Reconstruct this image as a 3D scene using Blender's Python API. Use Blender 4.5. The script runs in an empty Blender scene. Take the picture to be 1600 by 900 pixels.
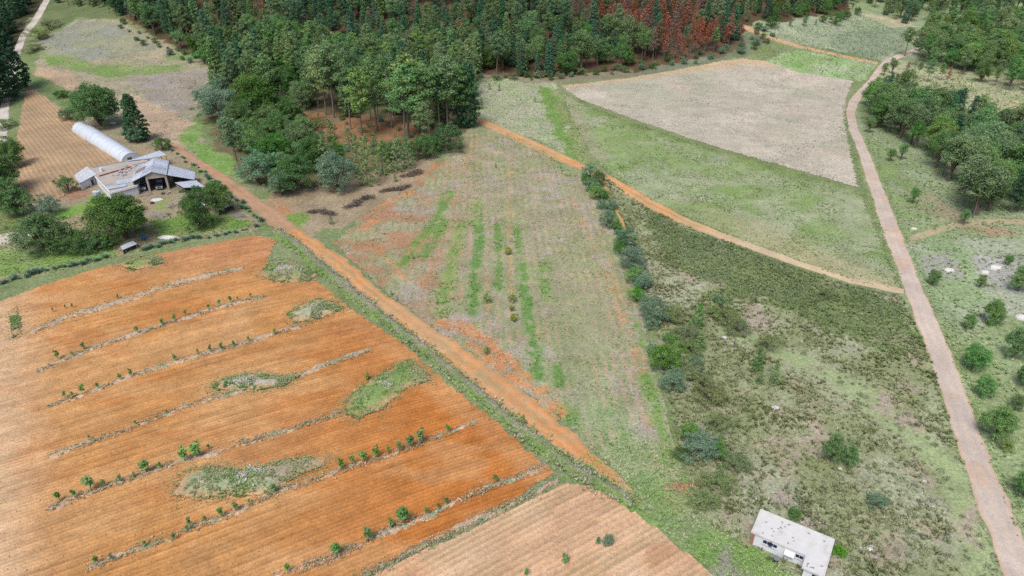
import bpy, math, random
import numpy as np
from mathutils import Vector

# ------------------------------------------------------------------ camera, sky, sun, exposure
SC = bpy.context.scene
COL = SC.collection
CAMH, PITCH, FPX = 90.0, math.radians(30.0), 1081.0
SUN_EL, SUN_AZ = 58.0, 205.0            # degrees; azimuth clockwise from +Y
cam = bpy.data.cameras.new('camera'); camo = bpy.data.objects.new('camera', cam); COL.objects.link(camo)
camo.location = (0, 0, CAMH); camo.rotation_euler = (math.pi / 2 - PITCH, 0, 0)
cam.sensor_width = 36.0; cam.lens = FPX / 1600.0 * 36.0; cam.clip_end = 9000.0; cam.clip_start = 0.5
SC.camera = camo
W = bpy.data.worlds.new('World'); SC.world = W; W.use_nodes = True
wn = W.node_tree
sky = wn.nodes.new('ShaderNodeTexSky'); sky.sky_type = 'NISHITA'; sky.sun_disc = False
sky.sun_elevation = math.radians(SUN_EL); sky.sun_rotation = math.radians(SUN_AZ)
sky.air_density = 1.0; sky.dust_density = 4.0; sky.ozone_density = 1.0
wn.nodes['Background'].inputs['Strength'].default_value = 0.085
wn.links.new(sky.outputs[0], wn.nodes['Background'].inputs['Color'])
sl = bpy.data.lights.new('sun', 'SUN'); sl.energy = 1.5; sl.angle = math.radians(22); sl.color = (1.0, 0.975, 0.935)
so = bpy.data.objects.new('sun', sl); COL.objects.link(so)
az, el = math.radians(SUN_AZ), math.radians(SUN_EL)
sd = Vector((math.sin(az) * math.cos(el), math.cos(az) * math.cos(el), math.sin(el)))
so.rotation_euler = sd.to_track_quat('Z', 'Y').to_euler()
SC.view_settings.view_transform = 'Standard'; SC.view_settings.look = 'None'
SC.view_settings.gamma = 1.0; SC.view_settings.exposure = 1.12
SC.render.engine = 'CYCLES'
SC.cycles.use_denoising = False
SC.cycles.max_bounces = 6; SC.cycles.diffuse_bounces = 3; SC.cycles.glossy_bounces = 2; SC.cycles.transmission_bounces = 2
SC.cycles.volume_bounces = 0

ALB = 1.65                               # photo brightness / albedo at this exposure
RNG = np.random.default_rng(7)

# ------------------------------------------------------------------ numbers
def lin(h):
    h = h.lstrip('#'); v = np.array([int(h[i:i + 2], 16) for i in (0, 2, 4)]) / 255.0
    return np.where(v <= 0.04045, v / 12.92, ((v + 0.055) / 1.055) ** 2.4)
def C(h): return lin(h) / ALB

def _hash(ix, iy, s):
    n = (ix.astype(np.int64) * 374761393 + iy.astype(np.int64) * 668265263 + s * 1442695041) & 0x7fffffff
    n = ((n ^ (n >> 13)) * 1274126177) & 0x7fffffff
    return ((n ^ (n >> 16)) & 0xffff) / 65535.0
def vnoise(x, y, s=0):
    x = np.asarray(x, float); y = np.asarray(y, float)
    ix = np.floor(x); iy = np.floor(y); fx = x - ix; fy = y - iy
    fx = fx * fx * (3 - 2 * fx); fy = fy * fy * (3 - 2 * fy)
    a = _hash(ix, iy, s); b = _hash(ix + 1, iy, s); c = _hash(ix, iy + 1, s); d = _hash(ix + 1, iy + 1, s)
    return (a + (b - a) * fx) * (1 - fy) + (c + (d - c) * fx) * fy
def fbm(x, y, sc, s=0, o=4):
    t = 0; a = 0.5; n = 0; x = np.asarray(x, float) / sc; y = np.asarray(y, float) / sc
    for k in range(o):
        t = t + a * vnoise(x, y, s + k * 17); n += a; a *= 0.55; x = x * 2.03 + 5.1; y = y * 2.03 + 1.7
    return t / n
def sstep(a, b, x): t = np.clip((x - a) / (b - a), 0, 1); return t * t * (3 - 2 * t)
def ramp(t, w): return w * np.log1p(np.exp(np.clip(t / w, -30, 30)))

# ------------------------------------------------------------------ terrain
def hgt(x, y):
    x = np.asarray(x, float); y = np.asarray(y, float)
    u = 0.9 * np.sin(x * 0.021 + 1.3) * np.cos(y * 0.017) + 0.6 * np.sin(x * 0.043 + y * 0.031)
    u = u * sstep(30, 90, y)
    wl = sstep(-230, -330, x); wr = sstep(150, 260, x); wc = 1 - wl - wr
    wl, wr = np.clip(wl, 0, 1), np.clip(wr, 0, 1); wc = np.clip(wc, 0, 1)
    h = wc * 0.30 * ramp(y - 405, 18) + wl * 0.13 * ramp(y - 400, 25) + wr * 0.15 * ramp(y - 450, 25)
    return u + h - 0.0002 * ramp(y - 900, 60) ** 2 * 0
def un(px, py, h=0.0):
    """photo point -> where its sight line meets the terrain (raised by h)"""
    px = np.atleast_1d(np.asarray(px, float)); py = np.atleast_1d(np.asarray(py, float))
    X = (px - 800) / FPX; Y = (450 - py) / FPX
    dx, dy, dz = X, math.cos(PITCH) + Y * math.sin(PITCH), -math.sin(PITCH) + Y * math.cos(PITCH)
    t = np.full(X.shape, 20.0); lo = t.copy(); hit = np.zeros(X.shape, bool); step = 2.0
    for k in range(700):
        z = CAMH + dz * t; below = z < hgt(dx * t, dy * t) + h
        new = below & ~hit; hit |= new
        lo = np.where(hit, lo, t); t = np.where(hit, t, t + step)
        if hit.all(): break
    hi = t.copy()
    for k in range(24):
        m = (lo + hi) / 2; below = CAMH + dz * m < hgt(dx * m, dy * m) + h
        hi = np.where(below, m, hi); lo = np.where(below, lo, m)
    return np.stack([dx * hi, dy * hi], -1)
def P(pts, h=0.0):
    a = np.array(pts, float); return un(a[:, 0], a[:, 1], h)
def p3(px, py, h=0.0):
    q = un(px, py, h)[0]; return Vector((q[0], q[1], float(hgt(q[0], q[1])) + h))
def depth(x, y, z): return y * math.cos(PITCH) - (z - CAMH) * math.sin(PITCH)
def to_px(x, y, z):
    d = depth(x, y, z); v = y * math.sin(PITCH) + (z - CAMH) * math.cos(PITCH)
    return 800 + FPX * x / d, 450 - FPX * v / d
def metres(px_h, bx, by):
    q = un(bx, by)[0]; z = float(hgt(q[0], q[1])); d = depth(q[0], q[1], z)
    dep = math.atan2(CAMH - z, math.hypot(q[0], q[1]))
    return px_h * d / FPX / math.cos(dep)
def inside(x, y, poly):
    r = np.zeros(np.shape(x), bool); n = len(poly); j = n - 1
    for i in range(n):
        xi, yi = poly[i]; xj, yj = poly[j]
        if yi != yj:
            r ^= ((yi > y) != (yj > y)) & (x < (xj - xi) * (y - yi) / (yj - yi) + xi)
        j = i
    return r
def dens(poly_px, n=8):
    out = []; m = len(poly_px)
    for i in range(m):
        a = np.array(poly_px[i], float); b = np.array(poly_px[(i + 1) % m], float)
        for k in range(n): out.append(a + (b - a) * k / n)
    return P(out)
def warp(x, y, amp, sc=4.0, s=3):
    return x + amp * (fbm(x, y, sc, s) - .5) * 2, y + amp * (fbm(x, y, sc, s + 50) - .5) * 2
def seg_dist(x, y, line):
    d = np.full(np.shape(x), 1e9)
    for a, b in zip(line[:-1], line[1:]):
        ab = b - a; t = np.clip(((x - a[0]) * ab[0] + (y - a[1]) * ab[1]) / (ab @ ab + 1e-9), 0, 1)
        d = np.minimum(d, np.hypot(x - a[0] - t * ab[0], y - a[1] - t * ab[1]))
    return d

# ------------------------------------------------------------------ meshes and objects
def mesh_np(name, V, F, col=None, mat=None, smooth=False):
    me = bpy.data.meshes.new(name); V = np.ascontiguousarray(V, np.float32); F = np.ascontiguousarray(F, np.int32)
    k = F.shape[1]
    me.vertices.add(len(V)); me.vertices.foreach_set('co', V.ravel())
    me.loops.add(F.size); me.loops.foreach_set('vertex_index', F.ravel())
    me.polygons.add(len(F)); me.polygons.foreach_set('loop_start', np.arange(0, F.size, k, dtype=np.int32))
    try: me.polygons.foreach_set('loop_total', np.full(len(F), k, np.int32))
    except Exception: pass
    if smooth: me.polygons.foreach_set('use_smooth', np.ones(len(F), bool))
    if col is not None:
        c = np.ones((len(V), 4), np.float32); c[:, :col.shape[1]] = col
        at = me.attributes.new('col', 'FLOAT_COLOR', 'POINT'); at.data.foreach_set('color', c.ravel())
    if mat: me.materials.append(mat)
    me.update(calc_edges=True); me.validate()
    return me
def mesh_py(name, V, F, mat=None, smooth=False):
    me = bpy.data.meshes.new(name); me.from_pydata([tuple(v) for v in V], [], F)
    if mat: me.materials.append(mat)
    if smooth: me.polygons.foreach_set('use_smooth', np.ones(len(me.polygons), bool))
    me.update(); return me
def ob(name, me, parent=None, loc=(0, 0, 0)):
    o = bpy.data.objects.new(name, me); COL.objects.link(o); o.location = loc
    if parent: o.parent = parent
    return o
def struct(o): o['kind'] = 'structure'; return o
def stuff(o, label=None, cat=None):
    o['kind'] = 'stuff'
    if label: o['label'] = label; o['category'] = cat
    return o
def tag(o, label, cat, group=None):
    o['label'] = label; o['category'] = cat
    if group: o['group'] = group
    return o
def root(name, loc, label, cat, group=None, rz=0.0):
    o = bpy.data.objects.new(name, None); COL.objects.link(o); o.location = loc; o.rotation_euler = (0, 0, rz)
    o.empty_display_size = 0.2
    return tag(o, label, cat, group)
class MB:
    """collects boxes, prisms and tubes into one mesh"""
    def __init__(s): s.V = []; s.F = []
    def add(s, V, F):
        b = len(s.V); s.V += [Vector(v) for v in V]; s.F += [[i + b for i in f] for f in F]; return s
    def prism(s, pts, z0, z1):
        n = len(pts); z0 = z0 if hasattr(z0, '__len__') else [z0] * n; z1 = z1 if hasattr(z1, '__len__') else [z1] * n
        V = [(p[0], p[1], z) for p, z in zip(pts, z0)] + [(p[0], p[1], z) for p, z in zip(pts, z1)]
        return s.add(V, [list(range(n))[::-1], list(range(n, 2 * n))] + [[i, (i + 1) % n, (i + 1) % n + n, i + n] for i in range(n)])
    def box(s, c, d, rz=0):
        ca, sa = math.cos(rz), math.sin(rz); hx, hy = d[0] / 2, d[1] / 2
        pts = [(c[0] + x * ca - y * sa, c[1] + x * sa + y * ca) for x, y in ((-hx, -hy), (hx, -hy), (hx, hy), (-hx, hy))]
        return s.prism(pts, c[2] - d[2] / 2, c[2] + d[2] / 2)
    def sheet(s, quad, t=0.05):
        q = [Vector(v) for v in quad]; n = (q[1] - q[0]).cross(q[-1] - q[0]).normalized()
        if n.z < 0: n = -n
        k = len(q); V = q + [v + n * t for v in q]
        return s.add(V, [list(range(k))[::-1], list(range(k, 2 * k))] + [[i, (i + 1) % k, (i + 1) % k + k, i + k] for i in range(k)])
    def tube(s, a, b, r, r2=None, n=7):
        a, b = Vector(a), Vector(b); r2 = r if r2 is None else r2; d = (b - a).normalized()
        u = d.orthogonal().normalized(); w = d.cross(u); V = []
        for c, rr in ((a, r), (b, r2)):
            V += [c + (u * math.cos(t * 2 * math.pi / n) + w * math.sin(t * 2 * math.pi / n)) * rr for t in range(n)]
        return s.add(V, [list(range(n))[::-1], list(range(n, 2 * n))] + [[i, (i + 1) % n, (i + 1) % n + n, i + n] for i in range(n)])
    def mesh(s, name, mat): 
        me = mesh_py(name, s.V, s.F, mat)
        import bmesh
        b = bmesh.new(); b.from_mesh(me); bmesh.ops.recalc_face_normals(b, faces=b.faces); b.to_mesh(me); b.free(); return me
    def build(s, name, mat, parent=None, loc=(0, 0, 0)): return ob(name, s.mesh(name, mat), parent, loc)

# ------------------------------------------------------------------ materials
def newmat(name):
    m = bpy.data.materials.new(name); m.use_nodes = True; nt = m.node_tree
    return m, nt, nt.nodes, nt.links, nt.nodes['Principled BSDF']
def mixrgb(nt, mode, fac, a, b):
    n = nt.nodes.new('ShaderNodeMix'); n.data_type = 'RGBA'; n.blend_type = mode
    for sock, v in ((0, fac), (6, a), (7, b)):
        if hasattr(v, 'links') or isinstance(v, bpy.types.NodeSocket): nt.links.new(v, n.inputs[sock])
        elif sock == 0: n.inputs[0].default_value = v
        else: n.inputs[sock].default_value = (*v, 1) if len(v) == 3 else v
    return n.outputs[2]
def noise(nt, scale, detail=3, rough=0.6, co=None):
    n = nt.nodes.new('ShaderNodeTexNoise'); n.inputs['Scale'].default_value = scale
    n.inputs['Detail'].default_value = detail; n.inputs['Roughness'].default_value = rough
    if co: nt.links.new(co, n.inputs['Vector'])
    return n.outputs['Fac']
def mrange(nt, v, a, b, c, d):
    n = nt.nodes.new('ShaderNodeMapRange'); nt.links.new(v, n.inputs[0])
    for i, x in zip((1, 2, 3, 4), (a, b, c, d)): n.inputs[i].default_value = x
    return n.outputs[0]
def math_(nt, op, a, b):
    n = nt.nodes.new('ShaderNodeMath'); n.operation = op
    for i, v in enumerate((a, b)):
        if isinstance(v, bpy.types.NodeSocket): nt.links.new(v, n.inputs[i])
        else: n.inputs[i].default_value = v
    return n.outputs[0]
def cmul(nt, col, v):
    c = nt.nodes.new('ShaderNodeCombineColor')
    for i in range(3): nt.links.new(v, c.inputs[i])
    return mixrgb(nt, 'MULTIPLY', 1.0, col, c.outputs[0])

def ground_mat(name, weed='#6f8f48', dark='#5b5440', bump=0.25, wscale=0.9, fine=7.0, grain=0.36):
    """colour comes from the 'col' attribute of the land; alpha is how weedy it is; noise gives grain, clods and weeds"""
    m, nt, nd, lk, bs = newmat(name)
    at = nd.new('ShaderNodeAttribute'); at.attribute_name = 'col'
    co = nd.new('ShaderNodeTexCoord').outputs['Object']
    n1 = noise(nt, fine, 4, 0.75, co); n2 = noise(nt, wscale, 4, 0.65, co); n3 = noise(nt, 0.12, 3, 0.55, co)
    c = cmul(nt, at.outputs['Color'], mrange(nt, n1, 0.28, 0.72, 1 - grain, 1 + grain))
    c = cmul(nt, c, mrange(nt, n3, 0.3, 0.7, 0.9, 1.1))
    n4 = noise(nt, wscale * 2.3, 4, 0.7, co)
    thr = math_(nt, 'SUBTRACT', 0.80, math_(nt, 'MULTIPLY', at.outputs['Alpha'], 0.45))
    f = mrange(nt, math_(nt, 'SUBTRACT', n4, thr), -0.03, 0.07, 0.0, 0.85)
    c = mixrgb(nt, 'MIX', f, c, tuple(C(weed)))
    f2 = mrange(nt, math_(nt, 'SUBTRACT', noise(nt, wscale * 3.1, 3, 0.7, co), thr), 0.0, 0.08, 0.0, 0.55)
    c = mixrgb(nt, 'MIX', f2, c, tuple(C(dark)))
    lk.new(c, bs.inputs['Base Color']); bs.inputs['Roughness'].default_value = 0.95
    bs.inputs['Specular IOR Level'].default_value = 0.1
    b = nd.new('ShaderNodeBump'); b.inputs['Strength'].default_value = 0.8; b.inputs['Distance'].default_value = bump
    lk.new(math_(nt, 'ADD', n1, math_(nt, 'MULTIPLY', n2, 0.8)), b.inputs['Height']); lk.new(b.outputs[0], bs.inputs['Normal'])
    return m
def attr_mat(name, rough=0.9, var=0.25):
    m, nt, nd, lk, bs = newmat(name)
    at = nd.new('ShaderNodeAttribute'); at.attribute_name = 'col'
    co = nd.new('ShaderNodeTexCoord').outputs['Object']
    lk.new(cmul(nt, at.outputs['Color'], mrange(nt, noise(nt, 3.0, 2, 0.6, co), 0.3, 0.7, 1 - var, 1 + var)), bs.inputs['Base Color'])
    bs.inputs['Roughness'].default_value = rough; bs.inputs['Specular IOR Level'].default_value = 0.15
    return m
def leaf_mat(name, hexes, hue=0.02, val=0.25):
    """leaves: tint attribute picks between two colours, each plant differs a little"""
    m, nt, nd, lk, bs = newmat(name)
    at = nd.new('ShaderNodeAttribute'); at.attribute_name = 'col'
    oi = nd.new('ShaderNodeObjectInfo')
    c = mixrgb(nt, 'MIX', at.outputs['Fac'], tuple(C(hexes[0])), tuple(C(hexes[1])))
    hs = nd.new('ShaderNodeHueSaturation'); lk.new(c, hs.inputs['Color'])
    lk.new(mrange(nt, oi.outputs['Random'], 0, 1, 0.5 - hue, 0.5 + hue), hs.inputs['Hue'])
    r2 = math_(nt, 'FRACT', math_(nt, 'MULTIPLY', oi.outputs['Random'], 37.7), 0)
    lk.new(mrange(nt, r2, 0, 1, 1 - val, 1 + val), hs.inputs['Value'])
    r3 = math_(nt, 'FRACT', math_(nt, 'MULTIPLY', oi.outputs['Random'], 91.3), 0)
    lk.new(mrange(nt, r3, 0, 1, 0.82, 1.12), hs.inputs['Saturation'])
    lk.new(hs.outputs[0], bs.inputs['Base Color']); bs.inputs['Roughness'].default_value = 0.75
    bs.inputs['Specular IOR Level'].default_value = 0.2
    tr = nd.new('ShaderNodeBsdfTranslucent'); lk.new(hs.outputs[0], tr.inputs['Color'])
    mx = nd.new('ShaderNodeMixShader'); mx.inputs[0].default_value = 0.22
    lk.new(bs.outputs[0], mx.inputs[1]); lk.new(tr.outputs[0], mx.inputs[2])
    lk.new(mx.outputs[0], nd['Material Output'].inputs['Surface'])
    return m
def plain(name, hexc, rough=0.8, var=0.12, sc=2.0, stain=None, stain_amt=0.5, metal=0.0, bump=0.0, wave=None):
    m, nt, nd, lk, bs = newmat(name)
    co = nd.new('ShaderNodeTexCoord').outputs['Object']
    n = noise(nt, sc, 4, 0.6, co)
    rgb = nd.new('ShaderNodeRGB'); rgb.outputs[0].default_value = (*C(hexc), 1)
    c = cmul(nt, rgb.outputs[0], mrange(nt, n, 0.3, 0.7, 1 - var, 1 + var))
    if stain:
        f = mrange(nt, noise(nt, sc * 0.45, 5, 0.7, co), 0.52, 0.72, 0, stain_amt)
        c = mixrgb(nt, 'MIX', f, c, tuple(C(stain)))
    lk.new(c, bs.inputs['Base Color']); bs.inputs['Roughness'].default_value = rough; bs.inputs['Metallic'].default_value = metal
    if wave:
        w = nd.new('ShaderNodeTexWave'); w.inputs['Scale'].default_value = wave; w.bands_direction = 'DIAGONAL'; lk.new(co, w.inputs['Vector'])
        b = nd.new('ShaderNodeBump'); b.inputs['Strength'].default_value = 0.6; b.inputs['Distance'].default_value = 0.06
        lk.new(w.outputs['Fac'], b.inputs['Height']); lk.new(b.outputs[0], bs.inputs['Normal'])
    elif bump:
        b = nd.new('ShaderNodeBump'); b.inputs['Strength'].default_value = 0.6; b.inputs['Distance'].default_value = bump
        lk.new(noise(nt, sc * 4, 3, 0.6, co), b.inputs['Height']); lk.new(b.outputs[0], bs.inputs['Normal'])
    return m
M_GROUND = ground_mat('land', '#6c8c50', '#4f5a3c', 0.25, 0.42, 1.1, .4)
M_SOIL = ground_mat('ploughed_soil', '#a08a64', '#94562c', 0.18, 0.9, 2.2, .25)
M_FIELD = ground_mat('fallow_land', '#73964f', '#6b6450', 0.2, 0.7, 1.8, .40)
M_DIRT = ground_mat('track_dirt', '#a8946c', '#8a6a50', 0.10, 0.8, 1.8, .13)
M_TUFT = attr_mat('grass_blades', 0.9, 0.2)
M_STONE = attr_mat('stone', 0.9, 0.25)

# ------------------------------------------------------------------ land cover painting
def paint(base, x, y, areas):
    col = base.copy()
    for a in areas:
        poly, c1, c2, weed = a[:4]; amp = a[4] if len(a) > 4 else 4.5; op = a[5] if len(a) > 5 else 1.0
        bb = P(poly); lo = bb.min(0) - 12; hi = bb.max(0) + 12
        k = np.nonzero((x > lo[0]) & (x < hi[0]) & (y > lo[1]) & (y < hi[1]))[0]
        if not len(k): continue
        wx, wy = warp(x[k], y[k], amp * .6, 3.0, 5); wx, wy = warp(wx, wy, amp, 13.0, len(poly) + int(abs(poly[0][0])))
        k = k[inside(wx, wy, dens(poly, 6))]
        if not len(k): continue
        t = sstep(0.35, 0.65, fbm(x[k], y[k], 9.0, 11))[:, None]
        c = C(c1) * (1 - t) + C(c2) * t
        o = op * (0.75 + 0.25 * fbm(x[k], y[k], 3.0, 91))[:, None] if op < 1 else op
        col[k, :3] = col[k, :3] * (1 - o) + c * o
        col[k, 3] = weed
    return col
AREAS = [  # outline in the photo, two colours, weediness, raggedness
    # right side grassland; clearings with sunlight painted in as paler colour
    ([(1300,0),(1700,0),(1700,1000),(1600,1000),(1400,430),(1330,200),(1340,150),(1420,80)], '#a2ae8c', '#96a678', 0.55),
    ([(1380,90),(1500,110),(1640,130),(1640,200),(1560,170),(1430,160),(1380,140)], '#c2bd9c', '#b0b48c', 0.5),
    ([(1340,20),(1420,30),(1450,60),(1380,75),(1300,40)], '#c4bb9f', '#b3b08c', 0.45),
    ([(1500,20),(1640,30),(1640,75),(1540,70)], '#c7b893', '#b5b083', 0.4),
    ([(1560,160),(1640,150),(1640,215),(1590,230)], '#c8bd96', '#aab37c', 0.4),
    ([(1420,285),(1500,330),(1490,360),(1430,330)], '#a39880', '#9aa07c', 0.45),
    ([(1395,230),(1425,290),(1420,350),(1395,330),(1380,260)], '#9a9e83', '#8aa068', 0.5),
    ([(1420,380),(1640,370),(1640,480),(1500,520),(1450,450)], '#9cb084', '#acb29c', 0.45),
    ([(1430,395),(1480,390),(1500,430),(1450,430)], '#a7a89c', '#98a080', 0.4),
    ([(1490,352),(1560,352),(1590,372),(1520,368)], '#a89478', '#a09c78', 0.35),
    ([(1520,400),(1600,395),(1600,460),(1540,450)], '#b3b2ab', '#9a9f8c', 0.35),
    ([(1440,520),(1640,520),(1700,1000),(1640,1000)], '#a2b084', '#92a470', 0.5),
    # upper right valley
    ([(1150,40),(1340,20),(1430,60),(1390,95),(1290,75),(1200,60)], '#aab296', '#9caa88', 0.45),
    ([(1290,55),(1420,40),(1420,75),(1370,92),(1300,75)], '#a0a890', '#94a088', 0.55),
    ([(1190,95),(1250,78),(1370,98),(1340,128),(1250,115)], '#96b478', '#a6b68c', 0.4),
    ([(1200,90),(1250,80),(1300,95),(1240,108)], '#84a860', '#94ac74', 0.4),
    ([(1000,120),(1160,90),(1210,60),(1170,50),(1130,75),(1000,105)], '#8f8d80', '#7f8570', 0.6),
    # hillside forest floor
    ([(170,20),(320,95),(480,112),(740,128),(860,128),(985,115),(1150,75),(1180,35),(1250,30),(1330,15),(1300,-70),(100,-70)], '#6e5344', '#565238', 0.3),
    ([(780,-60),(900,10),(1010,80),(1120,92),(1165,72),(1150,40),(1000,-20),(900,-60)], '#76604f', '#6c6450', 0.35),
    ([(735,115),(860,122),(985,108),(1000,120),(880,130),(740,127)], '#8f8672', '#99917a', 0.5),
    # wood in the middle
    ([(325,190),(300,100),(480,100),(745,120),(745,195),(690,230),(630,262),(560,300),(440,305),(380,280),(345,240)], '#7d6c55', '#6f7050', 0.4),
    ([(440,175),(560,172),(690,202),(640,228),(590,232),(520,220),(450,198)], '#a07658', '#86745a', 0.45),
    ([(430,300),(520,285),(640,250),(690,235),(660,285),(560,345),(480,365),(440,345)], '#aa9a80', '#9c8c72', 0.3),
    ([(410,310),(440,300),(470,320),(450,345),(420,335)], '#b98a66', '#a8967a', 0.2),
    ([(640,275),(690,252),(720,262),(670,290)], '#c07c50', '#a8967a', 0.15),
    ([(425,345),(460,325),(475,345),(455,365),(430,362)], '#7f9c50', '#93a070', 0.5),
    # meadow behind the middle field
    ([(738,122),(862,130),(905,252),(860,232),(800,205),(740,183)], '#a8b48c', '#b4b49c', 0.4),
    ([(840,135),(866,140),(905,250),(885,245),(860,190)], '#7fa552', '#8aa860', 0.6),
    ([(863,132),(880,150),(930,250),(912,258),(880,190)], '#a0a678', '#8f9a62', 0.5),
    # top left pasture
    ([(55,120),(70,60),(115,32),(180,28),(310,90),(345,112),(305,190),(340,245),(290,262),(225,232),(180,190),(110,150),(50,122)], '#ada48c', '#a09c80', 0.4),
    ([(65,62),(120,35),(180,35),(250,75),(180,90),(90,95),(60,85)], '#a09f86', '#989a8f', 0.5),
    ([(60,80),(150,100),(285,103),(285,112),(190,122),(120,112),(75,100)], '#86a25c', '#98a470', 0.6),
    ([(255,85),(305,85),(305,97),(260,96)], '#83a066', '#90a070', 0.5),
    ([(190,120),(290,112),(335,112),(305,165),(295,190),(240,160)], '#a59c95', '#a3998a', 0.4),
    ([(55,103),(120,115),(130,140),(95,140),(60,120)], '#c2a98c', '#b9a388', 0.2),
    ([(190,138),(230,160),(300,190),(315,225),(290,245),(250,225),(200,190)], '#c4ac93', '#b8a48c', 0.15),
    ([(280,205),(312,192),(330,235),(372,255),(372,268),(345,276),(305,250)], '#7ea652', '#94a86c', 0.5),
    ([(45,115),(100,140),(135,170),(130,185),(95,165),(40,130)], '#6f8a58', '#8a9468', 0.6),
    # farmyard
    ([(100,180),(200,180),(260,220),(330,290),(420,345),(400,362),(250,385),(130,415),(0,445),(-60,445),(-60,330),(40,300),(110,290),(190,250)], '#a8967c', '#9c957a', 0.35),
    ([(-60,385),(110,385),(190,390),(190,398),(120,415),(0,440),(-60,452)], '#7f9f55', '#8fa46a', 0.45),
    ([(95,325),(170,302),(185,310),(150,330),(100,345)], '#7aa648', '#8aa45c', 0.4),
    ([(245,345),(335,332),(395,345),(380,358),(300,368),(245,372)], '#6f9648', '#8a9c5c', 0.5),
    ([(90,375),(190,370),(190,395),(100,392)], '#66803f', '#70884a', 0.5),
    ([(240,310),(270,305),(272,330),(245,335)], '#8aa05a', '#a5967c', 0.4),
    ([(95,300),(135,290),(145,305),(105,318)], '#a3806a', '#a08c74', 0.2),
    ([(-60,310),(30,300),(45,330),(60,350),(30,375),(-60,375)], '#8f8a6c', '#7f8a58', 0.5),
    # margin along the bank, lower middle
    ([(868,735),(935,742),(985,768),(1075,790),(1110,800),(1260,905),(1260,1000),(1160,930),(1110,892),(1000,798),(935,757),(880,750)], '#84a25e', '#93a276', 0.45),
    ([(950,690),(1040,690),(1075,770),(1110,800),(1060,800),(985,765)], '#86a45c', '#98a878', 0.4),
    ([(1100,880),(1140,860),(1180,905),(1120,920)], '#a09c90', '#8fa070', 0.4),
    ([(1180,835),(1260,885),(1240,915),(1170,880)], '#7fa252', '#90a468', 0.4),
    ([(1035,750),(1080,752),(1080,768),(1050,765)], '#b5825c', '#a88a68', 0.1, 0.6),
    ([(1035,775),(1060,770),(1080,800),(1070,810),(1045,795)], '#b89a76', '#9aa070', 0.3, 0.8),
    # top-left wood
    ([(-60,-60),(80,-60),(70,0),(45,30),(30,60),(10,120),(-60,160)], '#4a4a38', '#55523c', 0.4),
    ([(70,0),(200,0),(190,30),(115,30),(65,60),(60,45)], '#6f7a55', '#7f8460', 0.6),
]
def axis(a, b, d, far, n):
    c = np.arange(a, b + d, d); g = np.geomspace(d, far, n)
    return np.concatenate([(a - np.cumsum(g))[::-1], c, c[-1] + np.cumsum(g)])
def build_ground():
    xs = axis(-400, 400, 1.25, 500, 18); ys = axis(40, 560, 1.25, 500, 18)
    X, Y = np.meshgrid(xs, ys); x = X.ravel(); y = Y.ravel(); z = hgt(x, y)
    n = len(x); base = np.ones((n, 4)); t = sstep(0.3, 0.7, fbm(x, y, 25, 5))[:, None]
    base[:, :3] = C('#8f9a72') * (1 - t) + C('#7f8d5e') * t; base[:, 3] = 0.5
    col = paint(base, x, y, AREAS)
    v = (0.85 + 0.3 * fbm(x, y, 7, 31))[:, None]; col[:, :3] *= v
    nx, ny = len(xs), len(ys); i = np.arange(nx * ny).reshape(ny, nx)
    F = np.stack([i[:-1, :-1], i[:-1, 1:], i[1:, 1:], i[1:, :-1]], -1).reshape(-1, 4)
    struct(ob('ground', mesh_np('ground', np.stack([x, y, z], -1), F, col, M_GROUND, True)))
build_ground()

def field(name, poly_px, step, lift, colfn, mat, along=None, row=None, ridge=0.0, amp=0.8, smooth=True):
    """a field as a sheet on the land; with rows, a real ridge-and-furrow surface running along a direction"""
    poly = dens(poly_px, 10); c0 = poly.mean(0)
    if along is not None:
        a = P(along); d = (a[1] - a[0]); d /= np.linalg.norm(d)
    else: d = np.array([1.0, 0.0])
    nrm = np.array([-d[1], d[0]]); L = (poly - c0) @ d; T = (poly - c0) @ nrm
    ls = np.arange(L.min() - 2, L.max() + 2, step); tstep = row / 4.0 if row else step
    ts = np.arange(T.min() - 2, T.max() + 2, tstep)
    LL, TT = np.meshgrid(ls, ts); bend = 0.5 * np.sin(LL * 0.035 + 1) + 0.8 * (fbm(LL, TT, 40, 77) - .5)
    x = (c0[0] + LL * d[0] + (TT + bend) * nrm[0]).ravel(); y = (c0[1] + LL * d[1] + (TT + bend) * nrm[1]).ravel()
    z = hgt(x, y) + lift
    if row:
        ph = TT.ravel() / row
        z = z + ridge * (0.5 + 0.5 * np.cos(2 * np.pi * ph)) * (0.6 + 0.8 * fbm(x, y, 1.2, 3)) + ridge * 0.5 * (fbm(x, y, 0.7, 8) - .5)
    else: z = z + ridge * fbm(x, y, 1.5, 8)
    wx, wy = warp(x, y, amp, 3.0, 19); ok = inside(wx, wy, poly)
    nl, nt = len(ls), len(ts); i = np.arange(nl * nt).reshape(nt, nl); g = ok.reshape(nt, nl)
    keep = (g[:-1, :-1] & g[:-1, 1:] & g[1:, 1:] & g[1:, :-1]).ravel()
    F = np.stack([i[:-1, :-1], i[:-1, 1:], i[1:, 1:], i[1:, :-1]], -1).reshape(-1, 4)[keep]
    used = np.unique(F); rm = np.full(nl * nt, -1); rm[used] = np.arange(len(used)); F = rm[F]
    x, y, z = x[used], y[used], z[used]
    col = colfn(x, y, (TT.ravel()[used]) / (row or 1.0))
    return struct(ob(name, mesh_np(name, np.stack([x, y, z], -1), F, col, mat, smooth)))
def mixc(a, b, t): return np.asarray(a) * (1 - t[:, None]) + np.asarray(b) * t[:, None]

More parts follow.
